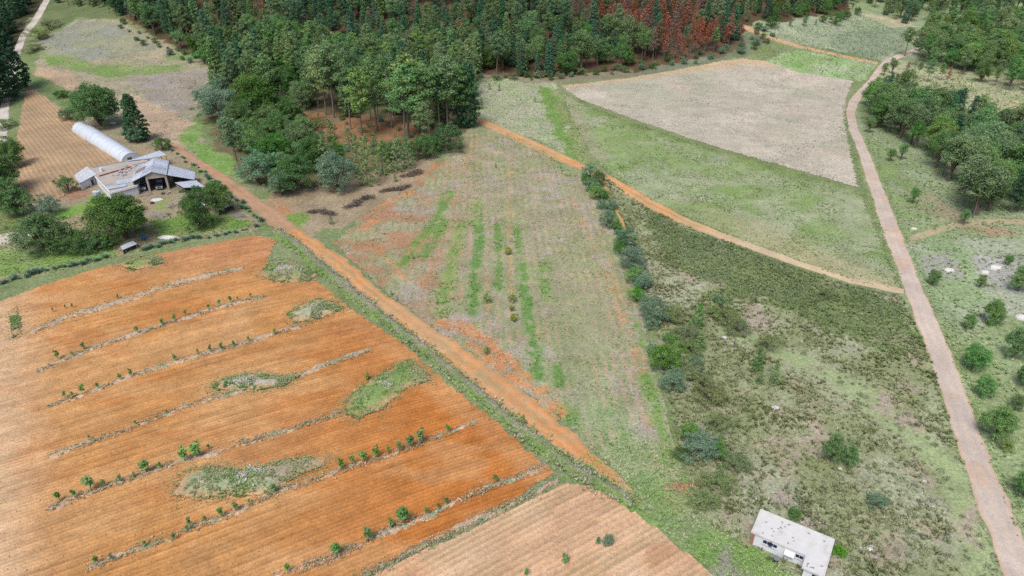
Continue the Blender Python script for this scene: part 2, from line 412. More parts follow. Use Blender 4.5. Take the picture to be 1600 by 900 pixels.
# ---- the orange ploughed field
STRIPS = {  # the overgrown planting strips between the ploughed lands
    'a': [(48,520),(95,500),(150,482),(230,458),(300,437),(380,420)],
    'b': [(60,580),(135,548),(215,522),(290,497),(350,479),(412,464)],
    'c': [(75,637),(135,615),(205,590),(275,566),(340,548),(420,526),(470,510)],
    'd': [(78,714),(130,695),(190,675),(290,636),(360,615),(430,598),(500,575),(580,548)],
    'e': [(75,797),(118,779),(165,762),(230,738),(310,712),(380,692),(440,676),(535,645)],
    'f': [(140,888),(250,846),(347,810),(430,772),(535,736),(590,717),(660,694),(745,660)],
    'g': [(430,905),(527,868),(612,826),(670,806),(720,782),(790,752),(850,730)],
    'h': [(520,925),(600,884),(700,836),(760,808),(820,778),(872,750)],
}
PLOUGH = [(-140,520),(0,470),(60,448),(130,425),(250,396),(400,367),(436,376),(420,405),(432,425),(500,440),(545,478),(640,542),(700,598),(760,642),(820,692),(868,738),(810,782),(700,836),(600,884),(520,925),(440,1000),(-200,1000)]
HEADL = P([(432,425),(500,440),(545,478),(640,542),(700,598),(760,642),(820,692),(868,738)])
def plough_col(x, y, r):
    q = np.stack(to_px(x, y, hgt(x, y)), -1)
    t = sstep(0.3, 0.7, fbm(x, y, 14, 41)); c = mixc(C('#ca945c'), C('#c99a68'), t)
    deep = sstep(380, 700, q[:, 0] + 0.2 * (q[:, 1] - 600)) * sstep(0.25, 0.6, fbm(x, y, 22, 9) * 0.6 + 0.3)
    c = mixc(c, C('#c47b3c'), deep * 0.9)
    wt = np.isin(np.mod(rr0 := np.floor(r), 26), (3, 5)) * sstep(.35, .6, fbm(x, y, 15, 61)); c = mixc(c, C('#b06c3c'), wt * .45)
    tan = sstep(110, -10, q[:, 0] + 30 * (fbm(x, y, 8, 3) - .5)); c = mixc(c, C('#d6b591'), tan * 0.9)
    tan2 = sstep(455, 380, q[:, 1]); c = mixc(c, C('#c08763'), tan2 * 0.6)
    hd = seg_dist(x, y, HEADL) + 2.5 * (fbm(x, y, 5, 71) - .5); c = mixc(c, C('#d09a66'), sstep(7.5, 4, hd) * .75)
    damp = sstep(.52, .68, fbm(x * .35, y, 7, 205)); c = mixc(c, C('#b87440'), damp * .45)
    dry = sstep(.55, .7, fbm(x * .4 + y * .1, y, 6, 305)); c = mixc(c, C('#d3a878'), dry * .4)
    rr = np.floor(r); v = 0.84 + 0.30 * vnoise(rr * 7.3, x / 11 + rr * 3.7, 4); c = c * v[:, None]
    c = c * (0.76 + 0.48 * fbm(x, y, 1.3, 13))[:, None]
    fur = 0.5 + 0.5 * np.cos(2 * np.pi * r); c = c * (0.93 + 0.09 * fur)[:, None]
    return np.concatenate([c, (0.06 + 0.14 * tan + 0.1 * (fbm(x, y, 12, 88) > .58))[:, None]], 1)
field('ploughed_field', PLOUGH, 0.9, 0.03, plough_col, M_SOIL, along=[(165,762),(535,645)], row=0.85, ridge=0.13, amp=0.7)

PALE = [(884,753),(935,760),(1000,803),(1110,893),(1180,960),(1230,1010),(380,1010),(530,930),(600,890),(700,842),(760,814),(825,782)]
def pale_col(x, y, r):
    t = sstep(0.3, 0.7, fbm(x, y, 9, 41)); c = mixc(C('#dcba98'), C('#d7b08c'), t)
    edge = sstep(0.5, 0.65, fbm(x, y, 16, 63)); c = mixc(c, C('#d0a076'), edge * 0.6)
    rr = np.floor(r); v = 0.86 + 0.28 * _hash(rr, np.floor(x / 7 + rr), 4); c = c * v[:, None]
    fur = 0.5 + 0.5 * np.cos(2 * np.pi * r); c = c * (0.90 + 0.14 * fur)[:, None]
    g = sstep(0.25, 0.8, _hash(np.floor(r / 2), np.floor(x * 0), 9)) * sstep(.4, .6, fbm(x, y, 6, 23)); c = mixc(c, C('#a89a70'), 0.5 * g * (1 - fur))
    return np.concatenate([c, (0.22 + 0.12 * g)[:, None]], 1)
field('stubble_field', PALE, 0.7, 0.03, pale_col, M_SOIL, along=[(600,884),(872,752)], row=1.1, ridge=0.14, amp=0.4)

LEFTF = [(42,132),(70,150),(108,178),(150,215),(196,252),(168,262),(120,290),(95,312),(60,322),(34,310),(22,260),(28,200),(36,160)]
def left_col(x, y, r):
    t = sstep(0.3, 0.7, fbm(x, y, 12, 41)); c = mixc(C('#bfa27f'), C('#b09678'), t)
    c = c * (0.90 + 0.16 * (0.5 + 0.5 * np.cos(2 * np.pi * r)))[:, None] * (0.9 + 0.2 * fbm(x, y, 3, 5))[:, None]
    return np.concatenate([c, np.full((len(x), 1), 0.15)], 1)
field('furrowed_plot', LEFTF, 1.0, 0.04, left_col, M_SOIL, along=[(60,170),(120,240)], row=1.6, ridge=0.2, amp=1.0)

# ---- the fallow middle field with green rows
FALLOW = [(745,190),(800,212),(858,240),(908,265),(935,300),(960,360),(990,420),(1010,500),(1020,560),(1040,640),(1060,720),(1075,770),(1000,770),(930,705),(865,655),(790,595),(690,525),(610,465),(545,405),(520,380),(560,340),(650,285),(690,255),(720,215)]
GREEN = [(P([(700,303),(683,345),(655,375),(628,412)]), 2.3, '#6e9a48'), (P([(694,345),(680,375),(664,398)]), 2.4, '#6a9848'),
         (P([(722,348),(708,400),(694,465),(690,490)]), 2.6, '#93a862'), (P([(748,335),(750,380),(741,430),(739,492)]), 1.9, '#63964a'),
         (P([(746,312),(742,350)]), 2.0, '#98aa68'), (P([(777,352),(780,400),(779,452)]), 1.4, '#6f9a50'), (P([(808,355),(812,395)]), 1.4, '#769c55'),
         (P([(815,405),(818,440),(825,500),(838,560),(842,590)]), 1.9, '#659848'), (P([(852,412),(850,445),(860,470)]), 2.0, '#7f9f5a'),
         (P([(870,575),(873,600)]), 1.5, '#6f9a50'), (P([(885,640),(890,665)]), 2.4, '#79a058'), (P([(1010,590),(1030,660),(1045,720)]), 1.8, '#7fa65a'),
         (P([(950,640),(975,700),(985,735),(1010,765)]), 4.0, '#97b07a'), (P([(835,215),(860,240),(890,275)]), 2.2, '#94a072'), (P([(990,500),(1005,540)]), 1.2, '#74a050')]
BARE = [(P([(690,505),(730,515),(790,560),(800,585)]), 2.6), (P([(740,540),(790,585),(850,620),(870,650)]), 3.2), (P([(560,335),(620,310),(645,300)]), 1.3),
        (P([(575,355),(590,345)]), 2.5), (P([(585,385),(600,400),(640,440)]), 0.8), (P([(720,600),(860,640)]), 2.0)]
ORANGE_ROWS = [P(l) for l in ([(740,215),(715,300),(672,420),(655,460)], [(800,240),(795,330),(798,430),(800,500)], [(950,400),(975,490),(1005,580),(1030,660),(1050,740)],
                [(890,300),(930,400),(965,490),(990,570),(1020,680)], [(760,430),(765,560)], [(690,390),(660,470)], [(905,330),(945,420),(985,520),(1010,600)])]
def fallow_col(x, y, r):
    t = sstep(0.35, 0.65, fbm(x, y, 10, 41)); c = mixc(C('#a8a088'), C('#a0a27e'), t)
    q = np.stack(to_px(x, y, hgt(x, y)), -1)
    low = sstep(480, 640, q[:, 1]); c = mixc(c, C('#a8ae8c'), low * 0.7)
    lil = sstep(0.56, 0.7, fbm(x, y, 8, 72)); c = mixc(c, C('#b8aaa2'), lil * 0.7)
    w = np.full(len(x), 0.36) + 0.12 * low
    wob = 1.3 * (fbm(x, y, 3.5, 6) - .5) * 2; rag = fbm(x, y, 1.1, 55)
    rw = (x + .048 * y + .6 * (fbm(x, y, 20, 4) - .5)) / 2.3; pr = vnoise(rw * 2.0, y * .12, 12); ln = 0.5 + 0.5 * np.cos(2 * np.pi * rw)
    c = mixc(c, C('#8f9c68'), sstep(.5, .9, ln) * sstep(.4, .6, fbm(x, y, 4, 44)) * .65); c = mixc(c, C('#c4a488'), sstep(.5, .1, ln) * sstep(.45, .65, fbm(x, y, 5, 46)) * .55)
    upl = sstep(780, 620, q[:, 0]) * sstep(540, 440, q[:, 1]); c = mixc(c, C('#b5866a'), upl * .8 * sstep(.35, .6, fbm(x, y, 7, 49)))
    for l in ORANGE_ROWS:
        d = seg_dist(x, y, l) + wob * 0.5; k = sstep(0.7, 0.2, d) * sstep(0.42, 0.6, fbm(x, y, 1.3, 15)); c = mixc(c, C('#cf9a6c'), k * 0.5)
    for l, wd, hx in GREEN:
        d = seg_dist(x, y, l) + wob; k = sstep(wd * 1.25, wd * 0.2, d) * sstep(0.36, 0.56, fbm(x, y, 1.5, 55) * .7 + fbm(x, y, 5, 58) * .4 + .02); c = mixc(c, C(hx), k * 0.85); w = np.maximum(w, k * 0.6)
    for l, wd in BARE:
        d = seg_dist(x, y, l) + wob * 2.0; k = sstep(wd, wd * 0.4, d) * sstep(.3, .5, rag); c = mixc(c, C('#d29463'), k * 0.9); w *= (1 - 0.8 * k)
    c = c * (0.82 + 0.36 * fbm(x, y, 1.6, 13))[:, None]
    return np.concatenate([c, w[:, None]], 1)
field('fallow_field', FALLOW, 0.55, 0.04, fallow_col, M_FIELD, ridge=0.10, amp=1.5)

# ---- the two fields behind: green and pale
GREENF = [(872,138),(905,160),(1000,195),(1100,228),(1200,257),(1345,296),(1370,360),(1408,452),(1330,440),(1230,402),(1150,374),(1080,343),(1010,310),(958,278),(925,245),(895,190)]
def greenf_col(x, y, r):
    t = sstep(0.4, 0.62, fbm(x, y, 16, 41)); c = mixc(C('#a6ae8c'), C('#94a672'), t)
    t = sstep(0.55, 0.7, fbm(x, y, 6, 47)); c = mixc(c, C('#809e56'), t * 0.6)
    q = np.stack(to_px(x, y, hgt(x, y)), -1)
    e = sstep(40, 5, (q[:, 1] - (278 + (q[:, 0] - 958) * 0.395)) * -1 + 14 * fbm(x, y, 6, 3)); c = mixc(c, C('#b9ad8c'), e * 0.7 * sstep(1000, 1250, q[:, 0]))
    d = seg_dist(x, y, P([(878,142),(1000,195),(1345,297)])); c = mixc(c, C('#75854a'), sstep(14, 2, d + 6 * fbm(x, y, 5, 4)) * 0.8)
    d = seg_dist(x, y, P([(925,245),(900,200),(872,140)])); c = mixc(c, C('#a9a588'), sstep(9, 2, d) * 0.8)
    c = c * (0.84 + 0.32 * fbm(x, y, 2.2, 13))[:, None]
    return np.concatenate([c, (0.42 + 0.2 * (fbm(x, y, 12, 47) - .5) * 2)[:, None]], 1)
field('green_field', GREENF, 0.9, 0.04, greenf_col, M_FIELD, ridge=0.1, amp=0.8)
PALEF = [(874,134),(985,121),(1060,108),(1120,96),(1160,91),(1195,95),(1250,113),(1335,126),(1325,150),(1322,190),(1332,240),(1344,295),(1200,254),(1100,225),(1000,191),(905,156)]
def palef_col(x, y, r):
    t = sstep(0.35, 0.65, fbm(x, y, 18, 41)); c = mixc(C('#cac1b1'), C('#beb6a5'), t)
    t = sstep(0.5, 0.7, fbm(x, y, 30, 47)); c = mixc(c, C('#b4b49e'), t * 0.7)
    t = sstep(0.56, 0.7, fbm(x, y, 22, 57)); c = mixc(c, C('#c9b8a8'), t * 0.5)
    d = seg_dist(x, y, P([(880,132),(985,120),(1060,108),(1160,91),(1200,96)])); c = mixc(c, C('#cbb08e'), sstep(12, 3, d) * 0.8)
    c = c * (0.86 + 0.28 * fbm(x, y, 2.2, 13))[:, None]
    return np.concatenate([c, (0.42 + 0.35 * (fbm(x, y, 14, 17) - .4))[:, None]], 1)
field('pale_field', PALEF, 1.0, 0.04, palef_col, ground_mat('pale_land', '#8c9478', '#787464', 0.2, 0.5, 1.2, .22), ridge=0.1, amp=0.8)

# ---- the scrub land between the hedge and the road
SCRUB = [(938,268),(962,290),(1012,326),(1080,356),(1150,384),(1250,422),(1330,448),(1410,464),(1455,565),(1490,680),(1530,800),(1570,905),(1620,1010),(1200,1010),(1240,905),(1150,845),(1085,800),(1075,745),(1060,690),(1045,620),(1030,560),(1020,480),(995,420),(975,350),(955,310)]
DARKS = dens([(990,320),(1080,358),(1180,395),(1410,466),(1440,560),(1330,535),(1200,480),(1100,455),(1040,400)], 6)
PATH = P([(1150,520),(1240,560),(1310,590),(1380,645),(1440,690),(1490,745),(1515,800),(1535,900)])
def scrub_col(x, y, r):
    t = sstep(0.35, 0.65, fbm(x, y, 11, 41)); c = mixc(C('#acae94'), C('#979d76'), t)
    wx, wy = warp(x, y, 11, 16, 8); k = inside(wx, wy, DARKS).astype(float); c = mixc(c, C('#7f8e5e'), k * 0.8)
    d = seg_dist(x, y, PATH) + 3 * (fbm(x, y, 4, 9) - .5); c = mixc(c, C('#9fae7f'), sstep(4.0, 1.5, d) * 0.9)
    q = np.stack(to_px(x, y, hgt(x, y)), -1); near = sstep(1440, 1500, q[:, 0] - (q[:, 1] - 700) * 0.25); c = mixc(c, C('#a3b082'), near * 0.6)
    b = sstep(0.58, 0.72, fbm(x, y, 6, 66)); c = mixc(c, C('#b4a594'), b * 0.9)
    for bx, by, br in ((1180,505,6),(1415,605,3),(1390,625,3),(1220,640,1.5),(1225,780,2.2),(1360,860,2.0),(1270,820,2.0)):
        w = p3(bx, by); dd = np.hypot(x - w.x, y - w.y) + 2.5 * (fbm(x, y, 2, 4) - .5); c = mixc(c, C('#b3a498'), sstep(br, br * .5, dd) * 0.9)
    c = c * (0.84 + 0.32 * fbm(x, y, 1.8, 13))[:, None]
    return np.concatenate([c, (0.5 + 0.2 * k - 0.3 * sstep(4, 2, d))[:, None]], 1)
field('scrub_land', SCRUB, 0.75, 0.04, scrub_col, M_FIELD, ridge=0.2, amp=0.8)

# ------------------------------------------------------------------ roads and tracks
def resamp(pts, n):
    pts = np.asarray(pts, float); s = np.concatenate([[0], np.cumsum(np.linalg.norm(np.diff(pts, axis=0), axis=1))])
    u = np.linspace(0, s[-1], n); r = np.stack([np.interp(u, s, pts[:, k]) for k in range(pts.shape[1])], -1)
    return r
def smooth_line(pts, n, it=3):
    r = resamp(pts, n)
    for k in range(it * 3): r[1:-1] = 0.25 * r[:-2] + 0.5 * r[1:-1] + 0.25 * r[2:]
    return r
def ribbon(name, Lpx, Rpx, lift, colfn, mat, across=14, n=260, rag=0.3, profile=None, fringe=0.5):
    L = smooth_line(P(Lpx), n); R = smooth_line(P(Rpx), n)
    L = L + (rag * 1.2 * (fbm(L[:, 0], L[:, 1], 7.0, 14) - .5) * 2)[:, None] * (L - R) / np.linalg.norm(L - R, axis=1)[:, None]
    L = L + (rag * (fbm(L[:, 0], L[:, 1], 2.0, 4) - .5) * 2)[:, None] * (L - R) / np.linalg.norm(L - R, axis=1)[:, None]
    R = R + (rag * 1.2 * (fbm(R[:, 0], R[:, 1], 7.0, 24) - .5) * 2)[:, None] * (R - L) / np.linalg.norm(L - R, axis=1)[:, None]
    R = R + (rag * (fbm(R[:, 0], R[:, 1], 2.0, 9) - .5) * 2)[:, None] * (R - L) / np.linalg.norm(L - R, axis=1)[:, None]
    u = np.linspace(0, 1, across); Q = L[:, None] * (1 - u)[None, :, None] + R[:, None] * u[None, :, None]
    x, y = Q[..., 0].ravel(), Q[..., 1].ravel(); uu = np.tile(u, n)
    z = hgt(x, y) + lift + (profile(uu) if profile is not None else 0)
    edge = (uu < 0.001) | (uu > 0.999); z = np.where(edge, hgt(x, y) + 0.01, z)
    i = np.arange(n * across).reshape(n, across); F = np.stack([i[:-1, :-1], i[:-1, 1:], i[1:, 1:], i[1:, :-1]], -1).reshape(-1, 4)
    col = colfn(x, y, uu)
    return struct(ob(name, mesh_np(name, np.stack([x, y, z], -1), F, col, mat, True)))
def road_col(c1, c2, mid, edge, weed=0.08, tr=0.5, fade=None, mid_weed=None):
    def f(x, y, u):
        t = sstep(.35, .65, fbm(x, y, 7, 4)); c = mixc(C(c1), C(c2), t)
        ruts = np.exp(-((u - .3) / .10) ** 2) + np.exp(-((u - .7) / .10) ** 2); c = mixc(c, C(mid), ruts * tr * (0.5 + fbm(x, y, 12, 8)))
        big = fbm(x, y, 9, 33); c = mixc(c, C(edge), sstep(.52, .7, big) * .5)
        if mid_weed: g = np.exp(-((u - .5) / .13) ** 2) * sstep(.42, .6, fbm(x, y, 5, 36)) + np.exp(-((u - .05) / .1) ** 2) * sstep(.4, .55, fbm(x, y, 4, 37)) + np.exp(-((u - .95) / .1) ** 2) * sstep(.4, .55, fbm(x, y, 4, 38)); c = mixc(c, C(mid_weed), np.clip(g, 0, 1) * .75)
        if fade: c = mixc(c, C(fade), sstep(1040, 1180, to_px(x, y, hgt(x, y))[0]) * .8)
        e = sstep(.12, 0, u) + sstep(.88, 1, u); c = mixc(c, C(edge), np.clip(e, 0, 1) * .8)
        c = c * (0.9 + 0.2 * fbm(x, y, 2, 6))[:, None]
        return np.concatenate([c, (weed + 0 * u)[:, None]], 1)
    return f
rut = lambda u: -0.05 * (np.exp(-((u - .3) / .09) ** 2) + np.exp(-((u - .7) / .09) ** 2)) + 0.05 * (1 - (2 * u - 1) ** 2)
RL = [(1460,62),(1432,74),(1400,86),(1384,93),(1375,100),(1366,112),(1357,125),(1342,140),(1330,152),(1324,165),(1322,176),(1326,200),(1336,225),(1354,281),(1372,337),(1412,450),(1454,563),(1489,675),(1532,800),(1570,900),(1612,1000)]
RR = [(1466,67),(1440,80),(1410,90),(1391,97),(1382,104),(1375,116),(1368,129),(1355,144),(1345,155),(1339,167),(1336,178),(1341,202),(1352,225),(1375,281),(1398,337),(1441,450),(1492,563),(1531,675),(1582,800),(1624,900),(1668,1000)]
ribbon('dirt_road', RL, RR, 0.10, road_col('#d6c4b4', '#cdbcae', '#c2b9b2', '#cfae94', .06, .6), M_DIRT, n=420, rag=0.35, profile=rut)
ribbon('orange_track', [(735,178),(800,205),(860,231),(912,257),(960,277),(1020,311),(1080,344),(1150,371),(1250,408),(1330,433),(1412,451)],
       [(738,189),(795,216),(850,243),(905,266),(950,291),(1010,326),(1075,355),(1145,380),(1245,416),(1325,441),(1412,459)], 0.09,
       road_col('#d69d66', '#d2a070', '#e0b282', '#c2aa84', 0.2, .7, '#cfc0a4', '#b0a27a'), M_DIRT, n=320, rag=0.5, profile=rut)
ribbon('farm_track', [(438,363),(500,408),(560,456),(640,526),(720,590),(800,652),(870,700),(930,738),(970,765),(1000,784)],
       [(466,358),(532,400),(604,462),(694,524),(790,590),(862,646),(912,694),(948,728),(978,760),(1002,783)], 0.09,
       road_col('#d69c66', '#d2935a', '#e0ae80', '#c4a884', 0.25, 0.7, None, '#aea27c'), M_DIRT, n=320, rag=1.0, profile=rut)
ribbon('yard_lane', [(250,222),(280,243),(330,275),(370,308),(405,338),(440,365)], [(275,225),(310,248),(350,270),(390,298),(430,325),(468,358)], 0.07,
       road_col('#bf997a', '#b58f70', '#c4a58a', '#a89478', 0.15), M_DIRT, n=160, rag=1.2)
ribbon('branch_track', [(1416,372),(1450,358),(1497,345),(1560,341),(1640,344)], [(1420,382),(1456,367),(1502,354),(1562,350),(1640,354)], 0.08,
       road_col('#b9ab8c', '#b3a585', '#c7b698', '#a0a07c', 0.2), M_DIRT, n=120, rag=0.5)
ribbon('valley_track', [(1150,34),(1165,40),(1205,57),(1260,73),(1320,86),(1372,97)], [(1148,38),(1162,45),(1200,62),(1258,77),(1318,90),(1370,101)], 0.08,
       road_col('#cfa47c', '#c7ab8c', '#cbb090', '#b5a78a', 0.1), M_DIRT, n=120, rag=0.6)
ribbon('gravel_lane', [(80,-30),(68,0),(52,28),(30,56),(14,100),(2,150),(-4,200),(-12,270),(-40,330)], [(92,-30),(78,0),(66,24),(40,60),(26,104),(16,152),(12,200),(4,272),(-20,335)], 0.09,
       road_col('#d6cec4', '#cbc2b6', '#d9d3cc', '#b9ae9c', 0.05), M_DIRT, n=160, rag=0.5)
ribbon('gravel_drive', [(-60,372),(0,366),(25,361),(50,359)], [(-60,390),(0,382),(25,378),(50,374)], 0.09,
       road_col('#d6cec0', '#cbc2b0', '#d9d3cc', '#b9ae9c', 0.05), M_DIRT, n=60, rag=0.5)
ribbon('hedge_path', [(932,262),(946,295),(962,330),(985,375),(1003,420),(1016,455)], [(937,262),(951,294),(967,329),(990,374),(1008,420),(1021,455)], 0.09,
       road_col('#c9a06c', '#b59a6a', '#c9a878', '#a89a68', 0.3), M_DIRT, n=120, rag=0.3, across=8)
# planting strips: low banks of dry grass
def strip_col(x, y, u):
    t = sstep(.35, .65, fbm(x, y, 5, 4)); c = mixc(C('#d2b090'), C('#c4b29c'), t)
    t = sstep(.55, .7, fbm(x, y, 3, 24)); c = mixc(c, C('#8f9a74'), t * .8)
    e = sstep(.25, 0, u) + sstep(.75, 1, u); c = mixc(c, C('#cd9a6c'), np.clip(e, 0, 1) * .8)
    return np.concatenate([c * (0.85 + 0.3 * fbm(x, y, 1.2, 6))[:, None], np.full((len(x), 1), 0.3)], 1)
SWID = {'a': 9, 'b': 6, 'c': 7, 'd': 7, 'e': 6, 'f': 7, 'g': 7, 'h': 5}
for k, l in STRIPS.items():
    a = np.array(l, float); w = SWID[k] * .8; off = np.stack([np.zeros(len(a)), np.full(len(a), w / 2.0) * (0.55 + 0.45 * np.sin(np.linspace(0.2, 2.9, len(a))))], -1)
    if k == 'a': off *= 1.3
    ribbon('planting_strip', a - off, a + off, 0.12, strip_col, M_FIELD, across=9, n=220, rag=1.3, profile=lambda u: 0.22 * np.clip(1 - (2 * u - 1) ** 2, 0, 1))
# overgrown bank of stones beside the farm track
BANK = [(436,362),(480,396),(520,432),(560,464),(620,512),(700,576),(760,626),(820,674),(870,716),(920,746),(990,786)]
def bank_col(x, y, u):
    t = sstep(.3, .6, u + 0.6 * (fbm(x, y, 3, 4) - .5)); c = mixc(C('#7f9a58'), C('#a39c88'), t)
    c = c * (0.8 + 0.4 * fbm(x, y, 1.2, 6))[:, None]
    return np.concatenate([c, np.full((len(x), 1), 0.5)], 1)
a = np.array(BANK, float)
ribbon('overgrown_bank', a + np.array([-9, 7]), a + np.array([6, -5]), 0.12, bank_col, M_FIELD, across=11, n=320, rag=0.8, profile=lambda u: 0.55 * np.clip(1 - (2 * u - 1) ** 2, 0, 1))
# grassy islands left unploughed
ISLANDS = [
    [(447,492),(470,478),(500,466),(528,474),(536,484),(500,500),(460,506)],
    [(328,606),(350,592),(380,586),(402,584),(425,588),(470,588),(445,604),(400,612),(345,614)],
    [(538,636),(545,618),(580,594),(620,570),(642,562),(668,584),(672,596),(630,612),(600,640),(560,656),(540,650)],
    [(265,778),(290,738),(330,728),(380,735),(450,718),(518,712),(500,732),(460,748),(430,775),(330,782)],
    [(178,416),(215,402),(250,402),(256,412),(210,424)],
    [(402,430),(425,408),(455,408),(500,428),(480,442),(430,442)],
    [(14,490),(30,484),(34,520),(20,530)],
]
ISL_COL = [('#a2b080', '#b0b094', .35), ('#90a86c', '#b0aca0', .4), ('#7f9e58', '#94a86c', .45), ('#a0ae86', '#b0a890', .4), ('#7f9a58', '#a3a070', .5), ('#a09f7c', '#8f9a68', .5), ('#8fa868', '#b0a084', .4)]
for poly, (c1, c2, w) in zip(ISLANDS, ISL_COL):
    pw = dens(poly, 6); cen = pw.mean(0)
    def isl(x, y, r, c1=c1, c2=c2, w=w, pw=pw):
        d = seg_dist(x, y, np.vstack([pw, pw[:1]])); c = mixc(C(c1), C(c2), sstep(.35, .65, fbm(x, y, 4, 4)))
        c = mixc(C('#c6a07a'), c, sstep(0.2, 2.6, d + 1.6 * (fbm(x, y, 1.6, 3) - .5))); return np.concatenate([c * (0.82 + 0.36 * fbm(x, y, 1.2, 6))[:, None], np.full((len(x), 1), w)], 1)
    o = field('grassy_mound', poly, 0.45, 0.14, isl, M_FIELD, ridge=0.25, amp=0.7)
    me = o.data; co = np.empty(len(me.vertices) * 3, np.float32); me.vertices.foreach_get('co', co); co = co.reshape(-1, 3)
    d = seg_dist(co[:, 0], co[:, 1], np.vstack([pw, pw[:1]])); co[:, 2] += 1.0 * sstep(0, 4.5, d) - 0.10 * sstep(0.8, 0, d); me.vertices.foreach_set('co', co.ravel()); me.update()
def lift_at(x, y):
    """height of mounds above the land, for what grows on them"""
    z = np.zeros(np.shape(x))
    for poly in ISLANDS:
        pw = dens(poly, 6); k = inside(x, y, pw); d = seg_dist(x, y, np.vstack([pw, pw[:1]])); z = np.maximum(z, np.where(k, 0.14 + 1.0 * sstep(0, 4.5, d), 0))
    return z

# ------------------------------------------------------------------ ground cover: tussocks, weeds, stones (nobody could count them)
def tufts(name, xy, size, col, label, blades=9, lean=0.55, zoff=None, wid=0.22):
    n = len(xy); K = blades; r = np.random.default_rng(len(xy) + blades)
    z = hgt(xy[:, 0], xy[:, 1]) + (0.05 if zoff is None else zoff)
    ang = r.uniform(0, 2 * np.pi, (n, K)); ln = size[:, None] * r.uniform(.6, 1.15, (n, K)); le = lean * r.uniform(.2, 1.5, (n, K))
    base = np.stack([xy[:, 0], xy[:, 1], z], -1)[:, None, :]
    d = np.stack([np.cos(ang), np.sin(ang), 0 * ang], -1); s = np.stack([-np.sin(ang), np.cos(ang), 0 * ang], -1)
    w = (size[:, None] * wid)[..., None]
    b = base + d * (size[:, None] * .14)[..., None]
    v0 = b - s * w; v1 = b + s * w; v2 = b + d * (ln * le)[..., None] + np.array([0, 0, 1.0]) * (ln * np.sqrt(np.clip(1 - 0.5 * le ** 2, .15, 1)))[..., None]
    V = np.stack([v0, v1, v2], 2).reshape(-1, 3); F = np.arange(len(V)).reshape(-1, 3)
    br = r.uniform(.75, 1.25, (n, K, 1, 1)); cc = np.broadcast_to(col[:, None, None, :] * br, (n, K, 3, 3)).reshape(-1, 3)
    return stuff(ob(name, mesh_np(name, V, F, cc, M_TUFT)), label, 'grass')
def scatter(poly_px, n, seed=1, keep=None, world=None):
    poly = dens(poly_px, 6) if world is None else world; r = np.random.default_rng(seed); lo, hi = poly.min(0), poly.max(0)
    q = r.uniform(lo, hi, (n, 2)); q = q[inside(q[:, 0], q[:, 1], poly)]
    if keep is not None: q = q[r.uniform(size=len(q)) < keep(q[:, 0], q[:, 1])]
    return q
def cols(xy, a, b, seed=1, sc=8, jit=.2):
    r = np.random.default_rng(seed); t = np.clip(sstep(.35, .65, fbm(xy[:, 0], xy[:, 1], sc, seed)) + r.normal(0, jit, len(xy)), 0, 1); return mixc(C(a), C(b), t)

q = scatter(SCRUB, 42000, 3, lambda x, y: np.clip(sstep(.38, .62, fbm(x, y, 5, 12)) * .65 + .22, 0, 1) * sstep(1.5, 5, seg_dist(x, y, PATH)) + .3 * inside(*warp(x, y, 11, 16, 8), DARKS))
kd = inside(*warp(q[:, 0], q[:, 1], 11, 16, 8), DARKS); c = cols(q, '#9fa67c', '#6c774a', 5, 7, .35); c[kd] = c[kd] * .4 + cols(q[kd], '#879a68', '#6a8452', 2) * .6
r = np.random.default_rng(5); tufts('tussock_grass', q, r.uniform(.3, .82, len(q)), c, 'olive tussock grass covering the scrub land between hedge and dirt road', 9, .7)
RIGHT = [(1345,150),(1420,95),(1640,60),(1760,300),(1760,1000),(1640,1000),(1530,660),(1445,450),(1400,330),(1365,230)]
q = scatter(RIGHT, 60000, 4, lambda x, y: np.clip(sstep(.3, .6, fbm(x, y, 9, 22)) * .75 + .15, 0, 1))
r = np.random.default_rng(6); tufts('roadside_grass', q, r.uniform(.3, .75, len(q)), cols(q, '#b8c49c', '#88a46a', 8, 9, .3), 'pale green grass tussocks on the slope beyond the dirt road', 8, .7)
q = scatter(FALLOW, 46000, 8, lambda x, y: np.clip(sstep(.4, .65, fbm(x, y, 5, 32)) * .8 + .12, 0, 1))
dg = np.full(len(q), 9.0)
for l, wd, hx in GREEN: dg = np.minimum(dg, seg_dist(q[:, 0], q[:, 1], l) - wd)
kk = (dg > 0) | (fbm(q[:, 0], q[:, 1], 2.2, 57) > .47); q, dg = q[kk], dg[kk]
c = cols(q, '#b8b490', '#7f9458', 9, 5, .4); c[dg < 0] = cols(q[dg < 0], '#76a250', '#5f8e48', 3)
r = np.random.default_rng(7); tufts('fallow_weeds', q, r.uniform(.15, .42, len(q)) * np.where(dg < 0, 1.25, 1), c, 'low green and straw weeds growing in rows on the fallow field', 6, .8)
q = scatter(GREENF, 34000, 9, lambda x, y: np.clip(sstep(.42, .62, fbm(x, y, 8, 42)), 0.1, 1))
r = np.random.default_rng(8); tufts('green_field_weeds', q, r.uniform(.2, .5, len(q)), cols(q, '#8ea468', '#64844c', 9, 9, .3), 'low green weeds on the field below the pale one', 6, .8)
q = scatter(PALEF, 16000, 10, lambda x, y: np.clip(sstep(.45, .65, fbm(x, y, 12, 52)), 0.12, 1))
r = np.random.default_rng(9); tufts('pale_field_stubble', q, r.uniform(.2, .5, len(q)), cols(q, '#a0a58c', '#7f8474', 9, 9, .3), 'sparse dry stubble on the pale field under the forest', 5, .8)
PAST = [(55,120),(70,60),(115,32),(180,28),(310,90),(345,112),(305,190),(340,245),(290,262),(225,232),(180,190),(110,150)]
q = scatter(PAST, 11000, 12, lambda x, y: np.clip(sstep(.4, .65, fbm(x, y, 9, 62)), 0.05, 1))
